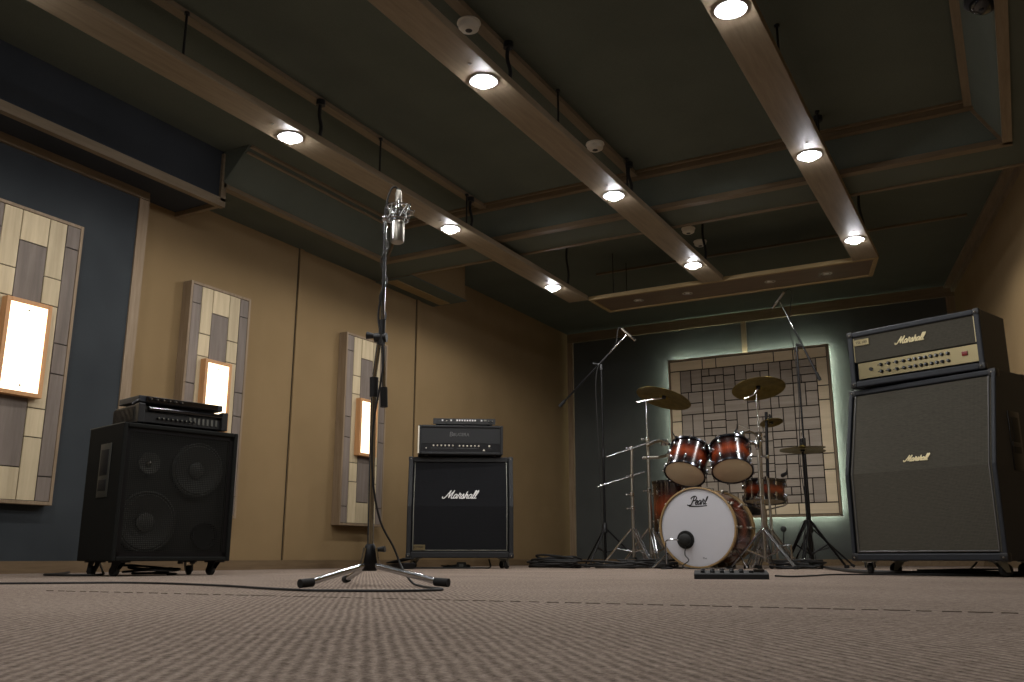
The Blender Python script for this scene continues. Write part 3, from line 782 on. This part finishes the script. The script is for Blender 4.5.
# condenser microphone in shock mount
mx, my = SX+.046*KS, SY+.029*KS
o = thing('studio_microphone', 'silver studio condenser microphone hanging upside down in a spring shock mount', 'microphone', (mx, my, 1.132*KS)); o.scale = (KS, KS, KS)
MB().lathe([(0, 0), (.017, .001), (.0225, .005), (.0235, .014), (.0235, .078), (.0225, .08)], 30).build('grille', M['satin'], o)
MB().b2((-.004, -.0245, .012), (.004, -.021, .076)).build('grille_rib', M['chrome'], o, False)
MB().lathe([(.0235, .078), (.0245, .082), (.0245, .10), (.022, .118), (.015, .135), (.011, .14), (0, .14)], 30).build('body', M['chrome'], o)
MB().lathe([(.011, .138), (.012, .15), (.0115, .185), (.008, .195), (0, .195)], 20).build('connector', M['satin'], o)
MB().lathe([(.009, .19), (.007, .20), (0, .2)], 16).build('connector_boot', M['black'], o)
for zz, rr in ((.085, .037), (.135, .037)):
    ring = [(rr*math.cos(2*PI*k/28), rr*math.sin(2*PI*k/28), zz) for k in range(29)]
    MB().tube(ring, .0028, 8, False).build('mount_ring', M['chrome'], o)
for zz in (.10, .12): MB().tube([(.028*math.cos(2*PI*k/24), .028*math.sin(2*PI*k/24), zz) for k in range(25)], .002, 6, False).build('inner_ring', M['chrome'], o)
for k in range(8):
    a = 2*PI*k/8; b = a+.4
    MB().tube([(.037*math.cos(a), .037*math.sin(a), .085), (.028*math.cos(b), .028*math.sin(b), .11), (.037*math.cos(a+.8), .037*math.sin(a+.8), .135)], .0014, 6).build('elastic_cord', M['logo_white'], o)
for k in range(4):
    a = 2*PI*k/4+.6; MB().tube([(.037*math.cos(a), .037*math.sin(a), .08), (.039*math.cos(a), .039*math.sin(a), .11), (.041*math.cos(a), .041*math.sin(a), .148)], .0025, 8).build('mount_post', M['chrome'], o)
MB().tube([(-.034, -.022, .102), (-.028, -.018, .105)], .008, 10).tube([(-.037, -.024, .085), (-.037, -.024, .13)], .004, 8).build('swivel', M['chrome'], o)
MB().tube([(.03*RX, .03*RY, .10), (.052*RX, .052*RY, .105), (.055*RX, .055*RY, .118), (.036*RX, .036*RY, .122)], .0035, 8).build('locking_lever', M['chrome'], o)
# its cable
pts = [(mx, my, 1.325*KS), (mx-.008, my-.008, 1.338*KS), (mx-.022, my-.016, 1.322*KS), (mx-.034, my-.020, 1.24*KS), (SX+.019, SY-.004, 1.0*KS), (SX+.004, SY-.006, .87*KS), (SX+.03, SY-.006, .72*KS), (SX+.006, SY-.014, .5*KS), (SX+.010, SY-.012, .33*KS), (SX+.030, SY+.004, .2*KS),
       (-1.627, 2.21, .11), (-1.60, 2.215, .055), (-1.53, 2.17, .012), (-1.44, 2.09, .0045), (-1.35, 2.0, .0045), (-1.25, 1.90, .0045), (-1.27, 1.79, .0045), (-1.40, 1.72, .0045), (-1.52, 1.70, .0045), (-1.72, 1.765, .0045),
       (-1.92, 1.85, .0045), (-2.22, 1.93, .0045), (-2.44, 1.93, .0045), (-2.60, 1.80, .0045), (-2.80, 1.60, .0045), (-3.2, 1.3, .0045)]
tag(MB().tube(spline(pts, 8), .0032, 8).build('microphone_cable', M['cable']), 'dark cable running from the hanging microphone down and across the carpet to the left', 'cable')

# ------------------------------------------------------------ drums
def drum(name, label, cat, loc, axis, r, depth, bottom='skin', top='skin', hoop='dimmedchrome', lugs=6, hoopw=.012, group=None, lugmat='chrome', spin=0):
    o = thing(name, label, cat, loc, 0, group, rot=align(axis) @ Matrix.Rotation(spin, 4, 'Z'))
    MB().lathe([(r*.93, .002), (r, .002), (r, depth-.002), (r*.93, depth-.002)], 48).build('shell', M['shell'], o)
    for zz, sgn, hm in ((0, -1, bottom), (depth, 1, top)):
        MB().lathe([(r-.001, zz-sgn*hoopw), (r+.010, zz-sgn*hoopw), (r+.011, zz+sgn*hoopw*.9), (r+.002, zz+sgn*hoopw), (r-.002, zz+sgn*hoopw*.6)], 48).build('hoop', M[hoop], o)
        MB().lathe([(0, zz+sgn*.003), (r*.93, zz+sgn*.003), (r, zz), (r*.93, zz-sgn*.004), (0, zz-sgn*.004)], 48).build('bottom_head' if sgn < 0 else 'top_head', M[hm], o)
    for k in range(lugs):
        a = 2*PI*k/lugs; ca, sa = math.cos(a), math.sin(a); q = r+.010
        for z_ in (depth*.22, depth*.78):
            lg = MB(); lg.box(((q)*ca, (q)*sa, z_), (.022, .018, .036), a, .004)
            lo = lg.build('lug', M[lugmat], o)
            z2 = -.004 if z_ < depth/2 else depth+.004
            MB().tube([((q+.004)*ca, (q+.004)*sa, z_), ((q+.004)*ca, (q+.004)*sa, z2)], .003, 6).sphere(((q+.004)*ca, (q+.004)*sa, z2), .0085, seg=8).build('tension_rod', M[lugmat], lo)
    return o
# bass drum, axis along the room
BDX, BDY, BDZ, BR = -2.014, 6.345, .288, .272
o = drum('bass_drum', 'large red sunburst bass drum with a white front skin standing on the carpet', 'drum', (BDX, BDY, BDZ), (0.035, 1, 0), BR, .42, 'head', 'skin', 'hoopwood', 10, .022, lugmat='satin')
# front details (built in the drum's own frame through its matrix)
bpy.context.view_layer.update()
inv = o.matrix_basis.inverted()
def front(pt): return inv @ Vector(pt)
f_ = bpy.data.objects.new('front_logo_frame', None)
lg = script_text('Pearl', .155, .0042, M['ink'], o, 'logo', slant=.3, extra=[[(-.15, -.42), (.5, -.5), (1.05, -.38)]])
lg.matrix_parent_inverse = inv; lg.location = (-2.005, BDY-.005, .470)
sm_ = block_text('Pearl', .02, M['ink'], o, 'small_print', (-1.965, BDY-.0045, .075), depth=.0005); sm_.matrix_parent_inverse = inv
pt = MB(); pt.lathe([(.048, .0), (.062, .0), (.064, .004), (.052, .006), (.048, .003), (0, .002)], 36, c=(-2.105, BDY-.0035, .203), rot=Matrix.Rotation(PI/2, 4, 'X'))
po = pt.build('port_ring', M['blackhead'], o); po.matrix_parent_inverse = inv
for sx in (-1, 1):
    s_ = MB(); s_.tube([(BDX+sx*.23, BDY+.12, .15), (BDX+sx*.34, BDY-.02, .008)], .007, 10); so = s_.build('spur', M['chrome'], o); so.matrix_parent_inverse = inv
# kick microphone on a little stand
o = thing('kick_microphone', 'black egg-shaped microphone on a small chrome stand before the bass drum', 'microphone', (-2.22, 6.24, 0))
MB().sphere((.125, .045, .2), .045, (1, .8, 1), 20).build('body', M['rubber'], o)
MB().tube(spline([(.085, .045, .2), (.04, .02, .205), (.008, 0, .195), (0, 0, .17), (0, 0, .03)], 6), .005, 10).build('stem', M['chrome'], o)
MB().lathe([(.045, 0), (.045, .008), (.01, .02), (.01, .035), (0, .035)], 20).build('base', M['blackmetal'], o)
tag(MB().tube(spline([(-2.09, 6.285, .155), (-2.085, 6.25, .10), (-2.05, 6.22, .06), (-2.09, 6.2, .02), (-2.0, 6.17, .006), (-1.9, 6.15, .005), (-1.8, 6.22, .005), (-1.75, 6.3, .006)], 6), .004, 8).build('kick_cable', M['cable']), 'thin black cable hanging from the bass drum microphone to the floor', 'cable')

away = Vector((-.3, .95, 0)); rightv = Vector((.95, .3, 0)); Z_ = Vector((0, 0, 1))
ax1 = Z_*.80+away*.50+rightv*.22; ax2 = Z_*.82+away*.52-rightv*.02
drum('rack_tom', 'red sunburst rack tom tilted above the left side of the bass drum', 'drum', (-2.170, 6.58, .690), ax1, .147, .235, lugs=8, hoopw=.008, group='rack toms', spin=.35)
drum('rack_tom', 'red sunburst rack tom tilted above the right side of the bass drum', 'drum', (-1.812, 6.60, .700), ax2, .143, .22, lugs=8, hoopw=.008, group='rack toms', spin=.2)
o = drum('floor_tom', 'dark red floor tom standing behind the left edge of the bass drum', 'drum', (-2.41, 7.09, .27), (0, 0, 1), .19, .40, lugs=6, hoopw=.01)
for k in range(3):
    a = 2*PI*k/3+.5; x, y = .212*math.cos(a), .212*math.sin(a)
    MB().tube([(x, y, .22), (x, y, -.22), (x*1.1, y*1.1, -.262)], .007, 10).build('leg', M['chrome'], o)
o = drum('snare_drum', 'small dark red snare drum between the right rack tom and the hi-hat', 'drum', (-1.745, 7.23, .51), (0, .1, 1), .155, .15, lugs=8, hoopw=.009)
o = thing('snare_stand', 'low chrome tripod stand under the snare drum', 'drum stand', (-1.745, 7.23, 0))
MB().cyl((0, 0, .1), (0, 0, .45), .012, seg=14).build('tube', M['chrome'], o)
for k in range(3):
    a = 2*PI*k/3+.3; x, y = math.cos(a), math.sin(a)
    MB().tube([(0, 0, .44), (x*.15, y*.15, .475), (x*.172, y*.172, .49), (x*.172, y*.172, .53)], .006, 8).build('basket_arm', M['chrome'], o)
    MB().tube([(0, 0, .28), (x*.12, y*.12, .15), (x*.25, y*.25, .01)], .006, 8).build('leg', M['chrome'], o)

# generic tripod with double braced legs
def tripod(o, hub_z, base_z, rad, rot0, n=3, m='chrome', r=.0095):
    for k in range(n):
        a = rot0+2*PI*k/n; x, y = math.cos(a), math.sin(a); px, py = -y*.012, x*.012
        lg = MB()
        for s_ in (-1, 1): lg.tube([(x*.016+px*s_, y*.016+py*s_, hub_z), (x*rad*.96+px*s_*.6, y*rad*.96+py*s_*.6, .02)], r*.75, 8)
        q = lg.build('leg', M[m], o)
        MB().tube([(0, 0, base_z), (x*rad*.52, y*rad*.52, hub_z*.5)], r*.7, 8).build('strut', M[m], q)
        MB().box((x*rad, y*rad, .013), (.036, .026, .026), a, .006).build('rubber_foot', M['rubber'], q)
def clampring(o, z, x=0, y=0, r=.016, m='chrome'):
    c = MB(); c.lathe([(.009, -.014), (r, -.014), (r*1.05, 0), (r, .014), (.009, .014)], 18, c=(x, y, z)); c.tube([(x, y, z), (x-.035, y-.012, z)], [.006, .005], 8); c.sphere((x-.04, y-.013, z), .009, seg=8)
    c.build('memory_lock', M[m], o)
def cymbal(label, loc, axis, r, bell=.18, group='cymbals', name='cymbal', cat='cymbal'):
    o = thing(name, label, cat, loc, 0, group, rot=align(axis))
    p = [(.006, .012+r*.10), (r*bell*.55, .010+r*.095), (r*bell, r*.055), (r*.6, r*.025), (r, 0), (r, -.0012), (r*.6, r*.025-.0015), (r*bell, r*.055-.0015), (r*bell*.55, .008+r*.095), (.006, .010+r*.10)]
    MB().lathe(p, 56).build('disc', M['bronze'], o)
    MB().lathe([(0, .008+r*.095), (.018, .008+r*.095), (.018, .030+r*.095), (.008, .034+r*.095), (.008, .06+r*.095), (0, .06+r*.095)], 16).build('felt', M['rubber'], o)
    MB().lathe([(0, r*.055-.012), (.017, r*.055-.012), (.017, .004+r*.095), (0, .004+r*.095)], 16).build('lower_felt', M['rubber'], o)
    return o
# left crash and its straight stand
Lx, Ly = -2.575, 6.9
cy1 = Vector((-2.425, 6.9, 1.335)); c1 = Z_*.95+away*.20+rightv*.27
cymbal('bronze crash cymbal tilted over the left rack tom', cy1, c1, .225)
o = thing('cymbal_stand', 'chrome stand carrying the left crash cymbal and the tom arms', 'cymbal stand', (Lx, Ly, 0), 0, 'cymbal stands')
MB().cyl((0, 0, .08), (0, 0, .62), .0145, seg=16).build('lower_tube', M['satin'], o)
MB().cyl((0, 0, .62), (0, 0, 1.005), .0115, seg=16).build('middle_tube', M['satin'], o)
MB().cyl((0, 0, 1.0), (0, 0, 1.335), .006, seg=12).build('upper_tube', M['chrome'], o)
MB().tube([(-.075, -.01, 1.322), (.05, 0, 1.335), (.135, .0, 1.338)], .0065, 10).build('tilter_arm', M['chrome'], o)
clampring(o, .6); clampring(o, 1.01); clampring(o, .86, r=.018)
MB().tube([(-.04, -.005, .862), (.10, 0, .862), (.2, -.1, .862)], .012, 10).build('tom_arm', M['satin'], o)
MB().tube([(0, 0, .955), (.1, -.08, .975), (.2, -.2, .965), (.27, -.25, .93)], .010, 10).build('tom_bracket', M['chrome'], o)
MB().box((.2, -.16, .955), (.05, .05, .05), .5, .01).build('tom_clamp', M['chrome'], o)
tripod(o, .30, .09, .26, -1.0)
# second left stand with two bare boom rods
o = thing('percussion_stand', 'chrome stand with two bare slanting rods at the far left of the drum kit', 'drum stand', (-2.69, 6.82, 0), 0)
MB().cyl((0, 0, .08), (0, 0, .58), .0125, seg=14).build('lower_tube', M['satin'], o)
MB().cyl((0, 0, .58), (.008, 0, .955), .010, seg=14).build('upper_tube', M['satin'], o)
MB().tube([(-.185, -.05, .875), (.235, .03, 1.0)], .0055, 10).sphere((-.185, -.05, .875), .008, seg=8).build('rod', M['chrome'], o)
MB().tube([(-.265, -.07, .637), (.10, .02, .745)], .0055, 10).sphere((-.265, -.07, .637), .008, seg=8).build('rod', M['chrome'], o)
clampring(o, .94, .008); clampring(o, .715, .003); clampring(o, .57); clampring(o, .46)
tripod(o, .30, .12, .26, -2.7)
# right crash
cymbal('bronze crash cymbal with broad tilt high over the right rack tom', (-1.675, 6.98, 1.36), Z_*.93+away*.27-rightv*.07, .205)
o = thing('cymbal_stand', 'chrome stand carrying the high right crash cymbal', 'cymbal stand', (-1.70, 7.0, 0), 0, 'cymbal stands')
MB().cyl((0, 0, .08), (0, 0, .50), .0145, seg=16).build('lower_tube', M['satin'], o)
MB().cyl((0, 0, .50), (0, 0, .96), .0115, seg=16).build('middle_tube', M['satin'], o)
MB().cyl((0, 0, .96), (0, 0, 1.32), .006, seg=12).build('upper_tube', M['chrome'], o)
MB().tube([(-.085, -.02, 1.29), (-.02, -.01, 1.32), (.02, -.015, 1.365)], .0075, 10).build('tilter', M['chrome'], o)
MB().box((0, 0, .98), (.05, .05, .07), .4, .012).build('multi_clamp', M['chrome'], o)
MB().tube([(0, 0, .99), (-.04, -.1, 1.02), (-.09, -.22, .99), (-.10, -.28, .93)], .010, 10).build('tom_bracket', M['chrome'], o)
MB().tube([(.0, 0, .93), (-.06, -.08, .93), (-.13, -.2, .92)], .009, 10).build('tom_arm', M['chrome'], o)
MB().tube([(0, 0, 1.0), (.04, 0, 1.03), (.03, -.02, 1.10)], .006, 10).build('splash_arm', M['chrome'], o)
MB().box((-.08, -.20, .985), (.045, .045, .06), .3, .01).build('tom_clamp', M['chrome'], o)
MB().tube([(-.05, -.03, 1.04), (-.14, -.06, 1.085), (-.145, -.065, 1.04)], .004, 8).build('drum_key_rod', M['chrome'], o)
clampring(o, .49); clampring(o, .93)
for k in range(5): MB().sphere((-.03+.02*k, -.03, .95+.03*(k % 3)), .012, seg=10).build('wing_nut', M['chrome'], o)
tripod(o, .30, .09, .24, -2.0)
# splash
cymbal('small bronze splash cymbal to the right of the rack toms', (-1.59, 6.96, 1.085), Z_*.95+away*.25+rightv*-.12, .088)
o = thing('splash_stand', 'black and chrome stand carrying the small splash cymbal', 'cymbal stand', (-1.64, 6.9, 0), 0, 'cymbal stands')
MB().cyl((.015, 0, .10), (.01, 0, .66), .010, seg=14).build('lower_tube', M['satin'], o)
MB().cyl((.01, 0, .66), (.03, 0, 1.16), .012, seg=14).build('upper_tube', M['blackmetal'], o)
MB().tube([(.03, 0, 1.05), (.045, .03, 1.075), (.05, .06, 1.085)], .006, 8).build('arm', M['chrome'], o)
clampring(o, .66); clampring(o, .82, .015)
tripod(o, .28, .1, .2, .3, m='chrome', r=.006)
# hi-hat
hx, hy = -1.44, 7.3
cymbal('lower bronze hi-hat cymbal at the right of the drum kit', (hx, hy, .895), (0.02, .02, 1), .175, group='hi-hat cymbals', name='hi_hat_cymbal')
cymbal('upper bronze hi-hat cymbal at the right of the drum kit', (hx, hy, .913), (-.03, -.02, 1), .175, group='hi-hat cymbals', name='hi_hat_cymbal')
o = thing('hi_hat_stand', 'dark hi-hat stand with tripod and pedal at the right of the drum kit', 'drum stand', (hx, hy, 0), 0)
MB().cyl((0, 0, .04), (0, 0, .62), .012, seg=14).build('lower_tube', M['blackmetal'], o)
MB().cyl((0, 0, .62), (0, 0, .89), .009, seg=14).build('upper_tube', M['blackmetal'], o)
MB().cyl((0, 0, .89), (0, 0, 1.04), .0035, seg=10).build('pull_rod', M['chrome'], o)
MB().cyl((0, 0, .93), (0, 0, .99), .014, seg=12).build('clutch', M['blackmetal'], o)
MB().box((0, -.12, .045), (.07, .24, .012), Matrix.Rotation(R(-10), 4, 'X'), .004).build('pedal', M['chrome'], o)
MB().box((0, -.12, .006), (.08, .26, .01), None, .003).build('pedal_base', M['blackmetal'], o)
tripod(o, .36, .1, .27, .5, m='blackmetal')
# low tripod-legged stand in front right (bass pedal frame and hardware)
o = thing('low_drum_stand', 'low chrome double-braced tripod beside the right edge of the bass drum', 'drum stand', (-1.62, 6.62, 0), 0)
MB().cyl((0, 0, .05), (0, 0, .88), .011, seg=14).build('tube', M['satin'], o)
MB().sphere((0, 0, .27), .02, seg=12).build('hub', M['chrome'], o)
MB().box((0, 0, .88), (.04, .04, .07), .4, .01).build('clamp', M['chrome'], o)
MB().tube([(0, 0, .89), (-.05, 0, .91), (-.09, .02, .88)], .009, 10).build('tom_arm', M['chrome'], o)
tripod(o, .27, .08, .26, -2.55)
clampring(o, .5)
o = thing('bass_drum_pedal', 'chrome bass drum pedal lying behind the right edge of the bass drum', 'drum pedal', (-1.5, 6.75, 0), R(20))
MB().box((0, 0, .008), (.12, .26, .014), None, .004).build('base', M['blackmetal'], o)
MB().box((0, 0, .04), (.07, .22, .010), Matrix.Rotation(R(9), 4, 'X'), .003).build('footboard', M['chrome'], o)
mb = MB()
for s_ in (-1, 1): mb.tube([(s_*.05, .10, .014), (s_*.05, .10, .17)], .008, 8)
mb.tube([(-.05, .1, .165), (.05, .1, .165)], .007, 8); mb.build('frame', M['chrome'], o)
MB().tube([(0, .1, .165), (0, .05, .27)], .004, 8).sphere((0, .05, .28), .022, seg=12).build('beater', M['rubber'], o)
# drum stool behind the kit (mostly hidden)
o = thing('drum_stool', 'dark round drum stool behind the bass drum', 'stool', (-2.02, 7.55, 0))
MB().lathe([(0, .42), (.15, .42), (.165, .44), (.165, .48), (.15, .50), (0, .505)], 32).build('seat', M['tolex'], o)
MB().cyl((0, 0, .1), (0, 0, .42), .014, seg=12).build('post', M['chrome'], o)
tripod(o, .26, .1, .22, .4)

# tom microphones clipped on the hoops
def clip_mic(label, loc, tgt, rim):
    o = thing('clip_microphone', label, 'microphone', loc, 0, 'clip-on drum microphones')
    d = (Vector(tgt)-Vector(loc)).normalized(); rv = Vector(rim)-Vector(loc)
    MB().tube([Vector((0, 0, 0))-d*.03, d*.03], [.012, .016], 12).build('body', M['black'], o)
    MB().tube([d*.028, d*.045], [.016, .011], 12).build('grille', M['blackmetal'], o)
    MB().tube(spline([-d*.03, Vector((0, .0, .02))-d*.05, Vector((0, 0, .035))-d*.055], 4), .004, 8).build('plug', M['black'], o)
    MB().tube([Vector((0, 0, 0)), rv*.5+Vector((0, 0, .01)), rv], .006, 8).build('clip', M['black'], o)
clip_mic('small black microphone clipped to the rim of the left rack tom', (-2.22, 6.62, .965), (-2.15, 6.72, .93), (-2.235, 6.64, .91))
clip_mic('small black microphone clipped to the rim of the right rack tom', (-1.79, 6.66, .985), (-1.85, 6.75, .93), (-1.78, 6.68, .92))
clip_mic('small black microphone beside the snare drum', (-1.50, 6.87, .68), (-1.58, 6.98, .66), (-1.515, 6.90, .67))

# ------------------------------------------------------------ overhead mic stands
def overhead(label, base, pivot_z, tail, tip, mic_a, mic_b, ml, feet_a, lab_cable):
    o = thing('boom_stand', label, 'microphone stand', (base[0], base[1], 0), 0, 'boom stands over the drums')
    B = Vector((base[0], base[1], 0)); tail = Vector(tail)-B; tip = Vector(tip)-B
    MB().cyl((0, 0, .05), (0, 0, pivot_z*.56), .011, seg=14).build('lower_tube', M['blackmetal'], o)
    MB().cyl((0, 0, pivot_z*.56), (0, 0, pivot_z), .008, seg=14).build('upper_tube', M['blackmetal'], o)
    MB().cyl((0, 0, pivot_z*.56-.04), (0, 0, pivot_z*.56+.03), .016, seg=14).build('clutch', M['black'], o)
    bt = (tip-tail); u = bt.normalized()
    near = tail+u*max(0, (Vector((0, 0, pivot_z))-tail).dot(u))
    MB().tube([tail, near, near+(tip-near)*.35], .0085, 12).build('boom_arm', M['blackmetal'], o)
    MB().tube([near+(tip-near)*.35, tip], .0055, 12).build('boom_extension', M['chrome'], o)
    MB().tube([tail-u*.02, tail+u*.05], .014, 12).build('counterweight', M['rubber'], o)
    MB().tube([(0, 0, pivot_z-.03), (0, 0, pivot_z+.015), near], .014, 12).build('swivel', M['black'], o)
    MB().tube([near, near+Vector((-.05, -.02, .01))], [.007, .012], 10).build('wing_knob', M['black'], o)
    for k in range(3):
        a = feet_a+2*PI*k/3; x, y = math.cos(a), math.sin(a)
        l = MB().tube([(x*.012, y*.012, .31), (x*.3, y*.3, .02)], .007, 10).build('leg', M['blackmetal'], o)
        MB().tube([(0, 0, .12), (x*.16, y*.16, .165)], .005, 8).build('strut', M['blackmetal'], l)
        MB().tube([(x*.285, y*.285, .028), (x*.315, y*.315, .011)], .011, 10).build('rubber_tip', M['rubber'], l)
    MB().lathe([(.009, .27), (.022, .28), (.022, .34), (.012, .36), (.009, .36)], 18).build('collar', M['black'], o)
    m = thing('pencil_microphone', ml, 'microphone', mic_a, 0, 'pencil microphones over the drums')
    A = Vector(mic_a); D = Vector(mic_b)-A; 
    MB().tube([(0, 0, 0), D*.72], .0115, 16).build('body', M['satin'], m)
    MB().tube([D*.72, D], [.0125, .0125], 16).build('capsule', M['chrome'], m)
    c = Vector(B+tip)-A
    MB().tube([c, c+(D*.45-c)*1.0], .009, 10).build('clip', M['black'], m)
    return o
overhead('black boom stand at the left behind the drums, arm rising to the right', (-3.010, 7.0), 1.675, (-3.398, 7.0, 1.375), (-2.765, 7.0, 1.93), (-2.808, 7.0, 1.988), (-2.690, 7.0, 1.872), 'silver pencil microphone on the left boom, over the left crash cymbal', .5, '')
overhead('black boom stand at the right behind the drums, arm rising to the left', (-1.504, 7.7), 1.812, (-1.341, 7.7, 1.538), (-1.619, 7.7, 2.249), (-1.575, 7.7, 2.320), (-1.687, 7.7, 2.187), 'silver pencil microphone on the right boom, over the right crash cymbal', .2, '')
tag(MB().tube(spline([(-2.81, 7.0, 1.99), (-2.835, 7.0, 2.0), (-2.85, 7.0, 1.96), (-2.87, 7.0, 1.86), (-2.95, 6.99, 1.76), (-3.05, 6.98, 1.6), (-3.045, 6.985, 1.0), (-3.03, 6.98, .4), (-3.0, 6.9, .02), (-3.02, 6.6, .006), (-3.02, 6.4, .006)], 6), .0032, 8).build('boom_cable', M['cable']), 'black cable following the left boom stand down to the floor', 'cable')
tag(MB().tube(spline([(-1.575, 7.700, 2.320), (-1.530, 7.700, 2.338), (-1.509, 7.700, 2.286), (-1.530, 7.700, 2.182), (-1.550, 7.690, 1.974), (-1.519, 7.679, 1.766), (-1.514, 7.679, 1.349), (-1.540, 7.679, 0.829), (-1.509, 7.679, 0.413), (-1.4, 7.3, .03), (-1.35, 6.95, .006), (-1.5, 6.6, .006)], 6), .0032, 8).build('boom_cable', M['cable']), 'black cable following the right boom stand down to the floor', 'cable')

# ------------------------------------------------------------ foot controller and loose cables
px, py = -.98, 3.47
o = thing('foot_controller', 'flat black foot controller with rows of buttons lying on the carpet', 'foot controller', (px, py, 0), R(17))
MB().prism([(0, 0), (.0, .018), (.01, .022), (.13, .032), (.13, 0)], -.138, .138, 0).build('body', M['rubber'], o, False, .002)
for i in range(2):
    for j in range(6 if i == 0 else 5):
        y = .035+.05*i
        MB().lathe([(.009, 0), (.009, .008), (.006, .011), (0, .011)], 14, c=(-.105+j*.036, y, .0215+i*.005)).build('foot_switch', M['blackmetal'], o)
MB().b2((.085, .045, .028), (.125, .095, .036)).build('display', M['screen'], o, False)
tag(MB().tube(spline([(-.846, 3.60, .012), (-.83, 3.8, .006), (-.8, 4.1, .005), (-.78, 4.35, .005), (-.65, 4.5, .005), (-.4, 4.55, .005), (-.1, 4.5, .005)], 8), .0035, 8).build('controller_cable', M['cable']), 'thin black cable from the foot controller to the grey-clothed cabinet', 'cable')
tag(MB().tube(spline([(-1.32, 6.9, .03), (-1.2, 6.6, .012), (-1.0, 5.9, .010), (-.8, 5.2, .010), (-.6, 4.85, .010), (-.3, 4.75, .01), (.05, 4.8, .01)], 8), .009, 8).build('loom_cable', M['cable']), 'thick black cable running from the drums behind the grey-clothed cabinet', 'cable')
def coil(label, cx, cy, rx, ry, n, zmax, seed, m='cable', r=.005, name='coiled_cable'):
    rr = random.Random(seed); pts = []
    for k in range(n*7):
        a = 2*PI*k/7; s_ = .45+.55*rr.random()
        pts.append((cx+rx*s_*math.cos(a)+rr.uniform(-.02, .02), cy+ry*s_*math.sin(a), r+zmax*(k/(n*7))*(.5+.5*rr.random())))
    return tag(MB().tube(spline(pts, 4), r, 7).build(name, M[m]), label, 'cable')
coil('heap of black coiled cable on the carpet at the foot of the left boom stand', -3.12, 6.35, .27, .14, 9, .095, 3, r=.008)
coil('low tangle of black cable on the carpet left of the bass drum', -2.66, 6.38, .28, .12, 7, .055, 4, r=.006)
coil('long tangle of black cable on the carpet among the legs of the left drum stands', -2.5, 6.6, .3, .1, 7, .07, 15, r=.006)
coil('tangle of black cable on the carpet under the hi-hat stand', -1.42, 6.72, .2, .14, 8, .07, 5, r=.006)
coil('loose tangle of black cable under the grey-clothed cabinet', -.22, 4.62, .30, .07, 3, .03, 6, r=.004)
coil('loose tangle of black cable on the carpet under the bass cabinet', -3.52, 2.93, .15, .13, 4, .05, 8, r=.005)
coil('small tangle of black cable under the white-piped cabinet', -3.72, 5.86, .13, .1, 3, .03, 9, r=.005)
tag(MB().tube(spline([(-4.35, 3.1, .006), (-4.0, 2.8, .006), (-3.82, 2.60, .006), (-3.66, 2.60, .006), (-3.6, 2.72, .006), (-3.72, 2.82, .02), (-3.8, 2.86, .055)], 8), .005, 8).build('power_cable', M['cable']), 'black power cable curling on the floor left of the bass cabinet', 'cable')
tag(MB().tube(spline([(-3.5, 5.95, .066), (-3.45, 5.88, .01), (-3.5, 5.8, .006), (-3.65, 5.75, .006), (-3.8, 5.68, .006), (-3.98, 5.5, .008), (-4.05, 5.55, .03), (-4.2, 5.7, .006)], 8), .006, 8).build('power_cable', M['cable']), 'black power cable looping under the white-piped cabinet', 'cable')
tag(MB().tube(spline([(-.2, 4.75, .058), (-.22, 4.62, .02), (-.12, 4.52, .006), (.0, 4.50, .006), (.1, 4.6, .03), (.12, 4.7, .055)], 8), .004, 8).build('power_cable', M['cable']), 'black power cable drooping below the right end of the grey-clothed cabinet', 'cable')
o = thing('power_adapter', 'small black power adapter lying under the white-piped cabinet', 'adapter', (-3.66, 5.82, 0), R(30))
MB().box((0, 0, .024), (.07, .05, .046), None, .005).build('case', M['black'], o)
MB().box((.0, -.026, .024), (.03, .004, .02)).build('socket', M['dustcap'], o)
o = thing('wah_pedal', 'black effects pedal lying left of the white-piped cabinet', 'effects pedal', (-3.93, 5.42, 0), R(70))
MB().prism([(-.12, 0), (.12, 0), (.12, .03), (-.12, .045)], -.05, .05, 0).build('body', M['blackmetal'], o, False, .004)
MB().box((0, 0, .058), (.085, .23, .010), Matrix.Rotation(R(-8), 4, 'X'), .003).build('treadle', M['rubber'], o)
o = thing('junction_box', 'small dark connector box standing on the floor by the back wall', 'connector box', (-1.1, 7.9, 0), 0)
MB().box((0, 0, .035), (.08, .06, .07), None, .006).build('case', M['black'], o)
MB().box((0, -.031, .04), (.03, .004, .03)).build('socket', M['satin'], o)

# ------------------------------------------------------------ world, camera, render look
w_ = bpy.data.worlds.new('world'); scene.world = w_; w_.use_nodes = True
w_.node_tree.nodes['Background'].inputs[0].default_value = (.02, .02, .022, 1)
w_.node_tree.nodes['Background'].inputs[1].default_value = .2

cam = bpy.data.cameras.new('camera'); co = bpy.data.objects.new('camera', cam); COL.objects.link(co)
f = 900.; HY = 557.5; VX = 1026.
pitch = math.atan((HY-341)/f); yaw = math.atan((VX-512)/math.hypot(f, HY-341))
cam.sensor_width = 36; cam.lens = f/1024*36; cam.clip_start = .02; cam.clip_end = 60
co.location = (0, 0, .08); co.rotation_euler = (PI/2+pitch, 0, yaw)
scene.camera = co
scene.view_settings.view_transform = 'Standard'; scene.view_settings.look = 'None'
scene.view_settings.gamma = 1; scene.view_settings.use_curve_mapping = False
scene.view_settings.exposure = 0
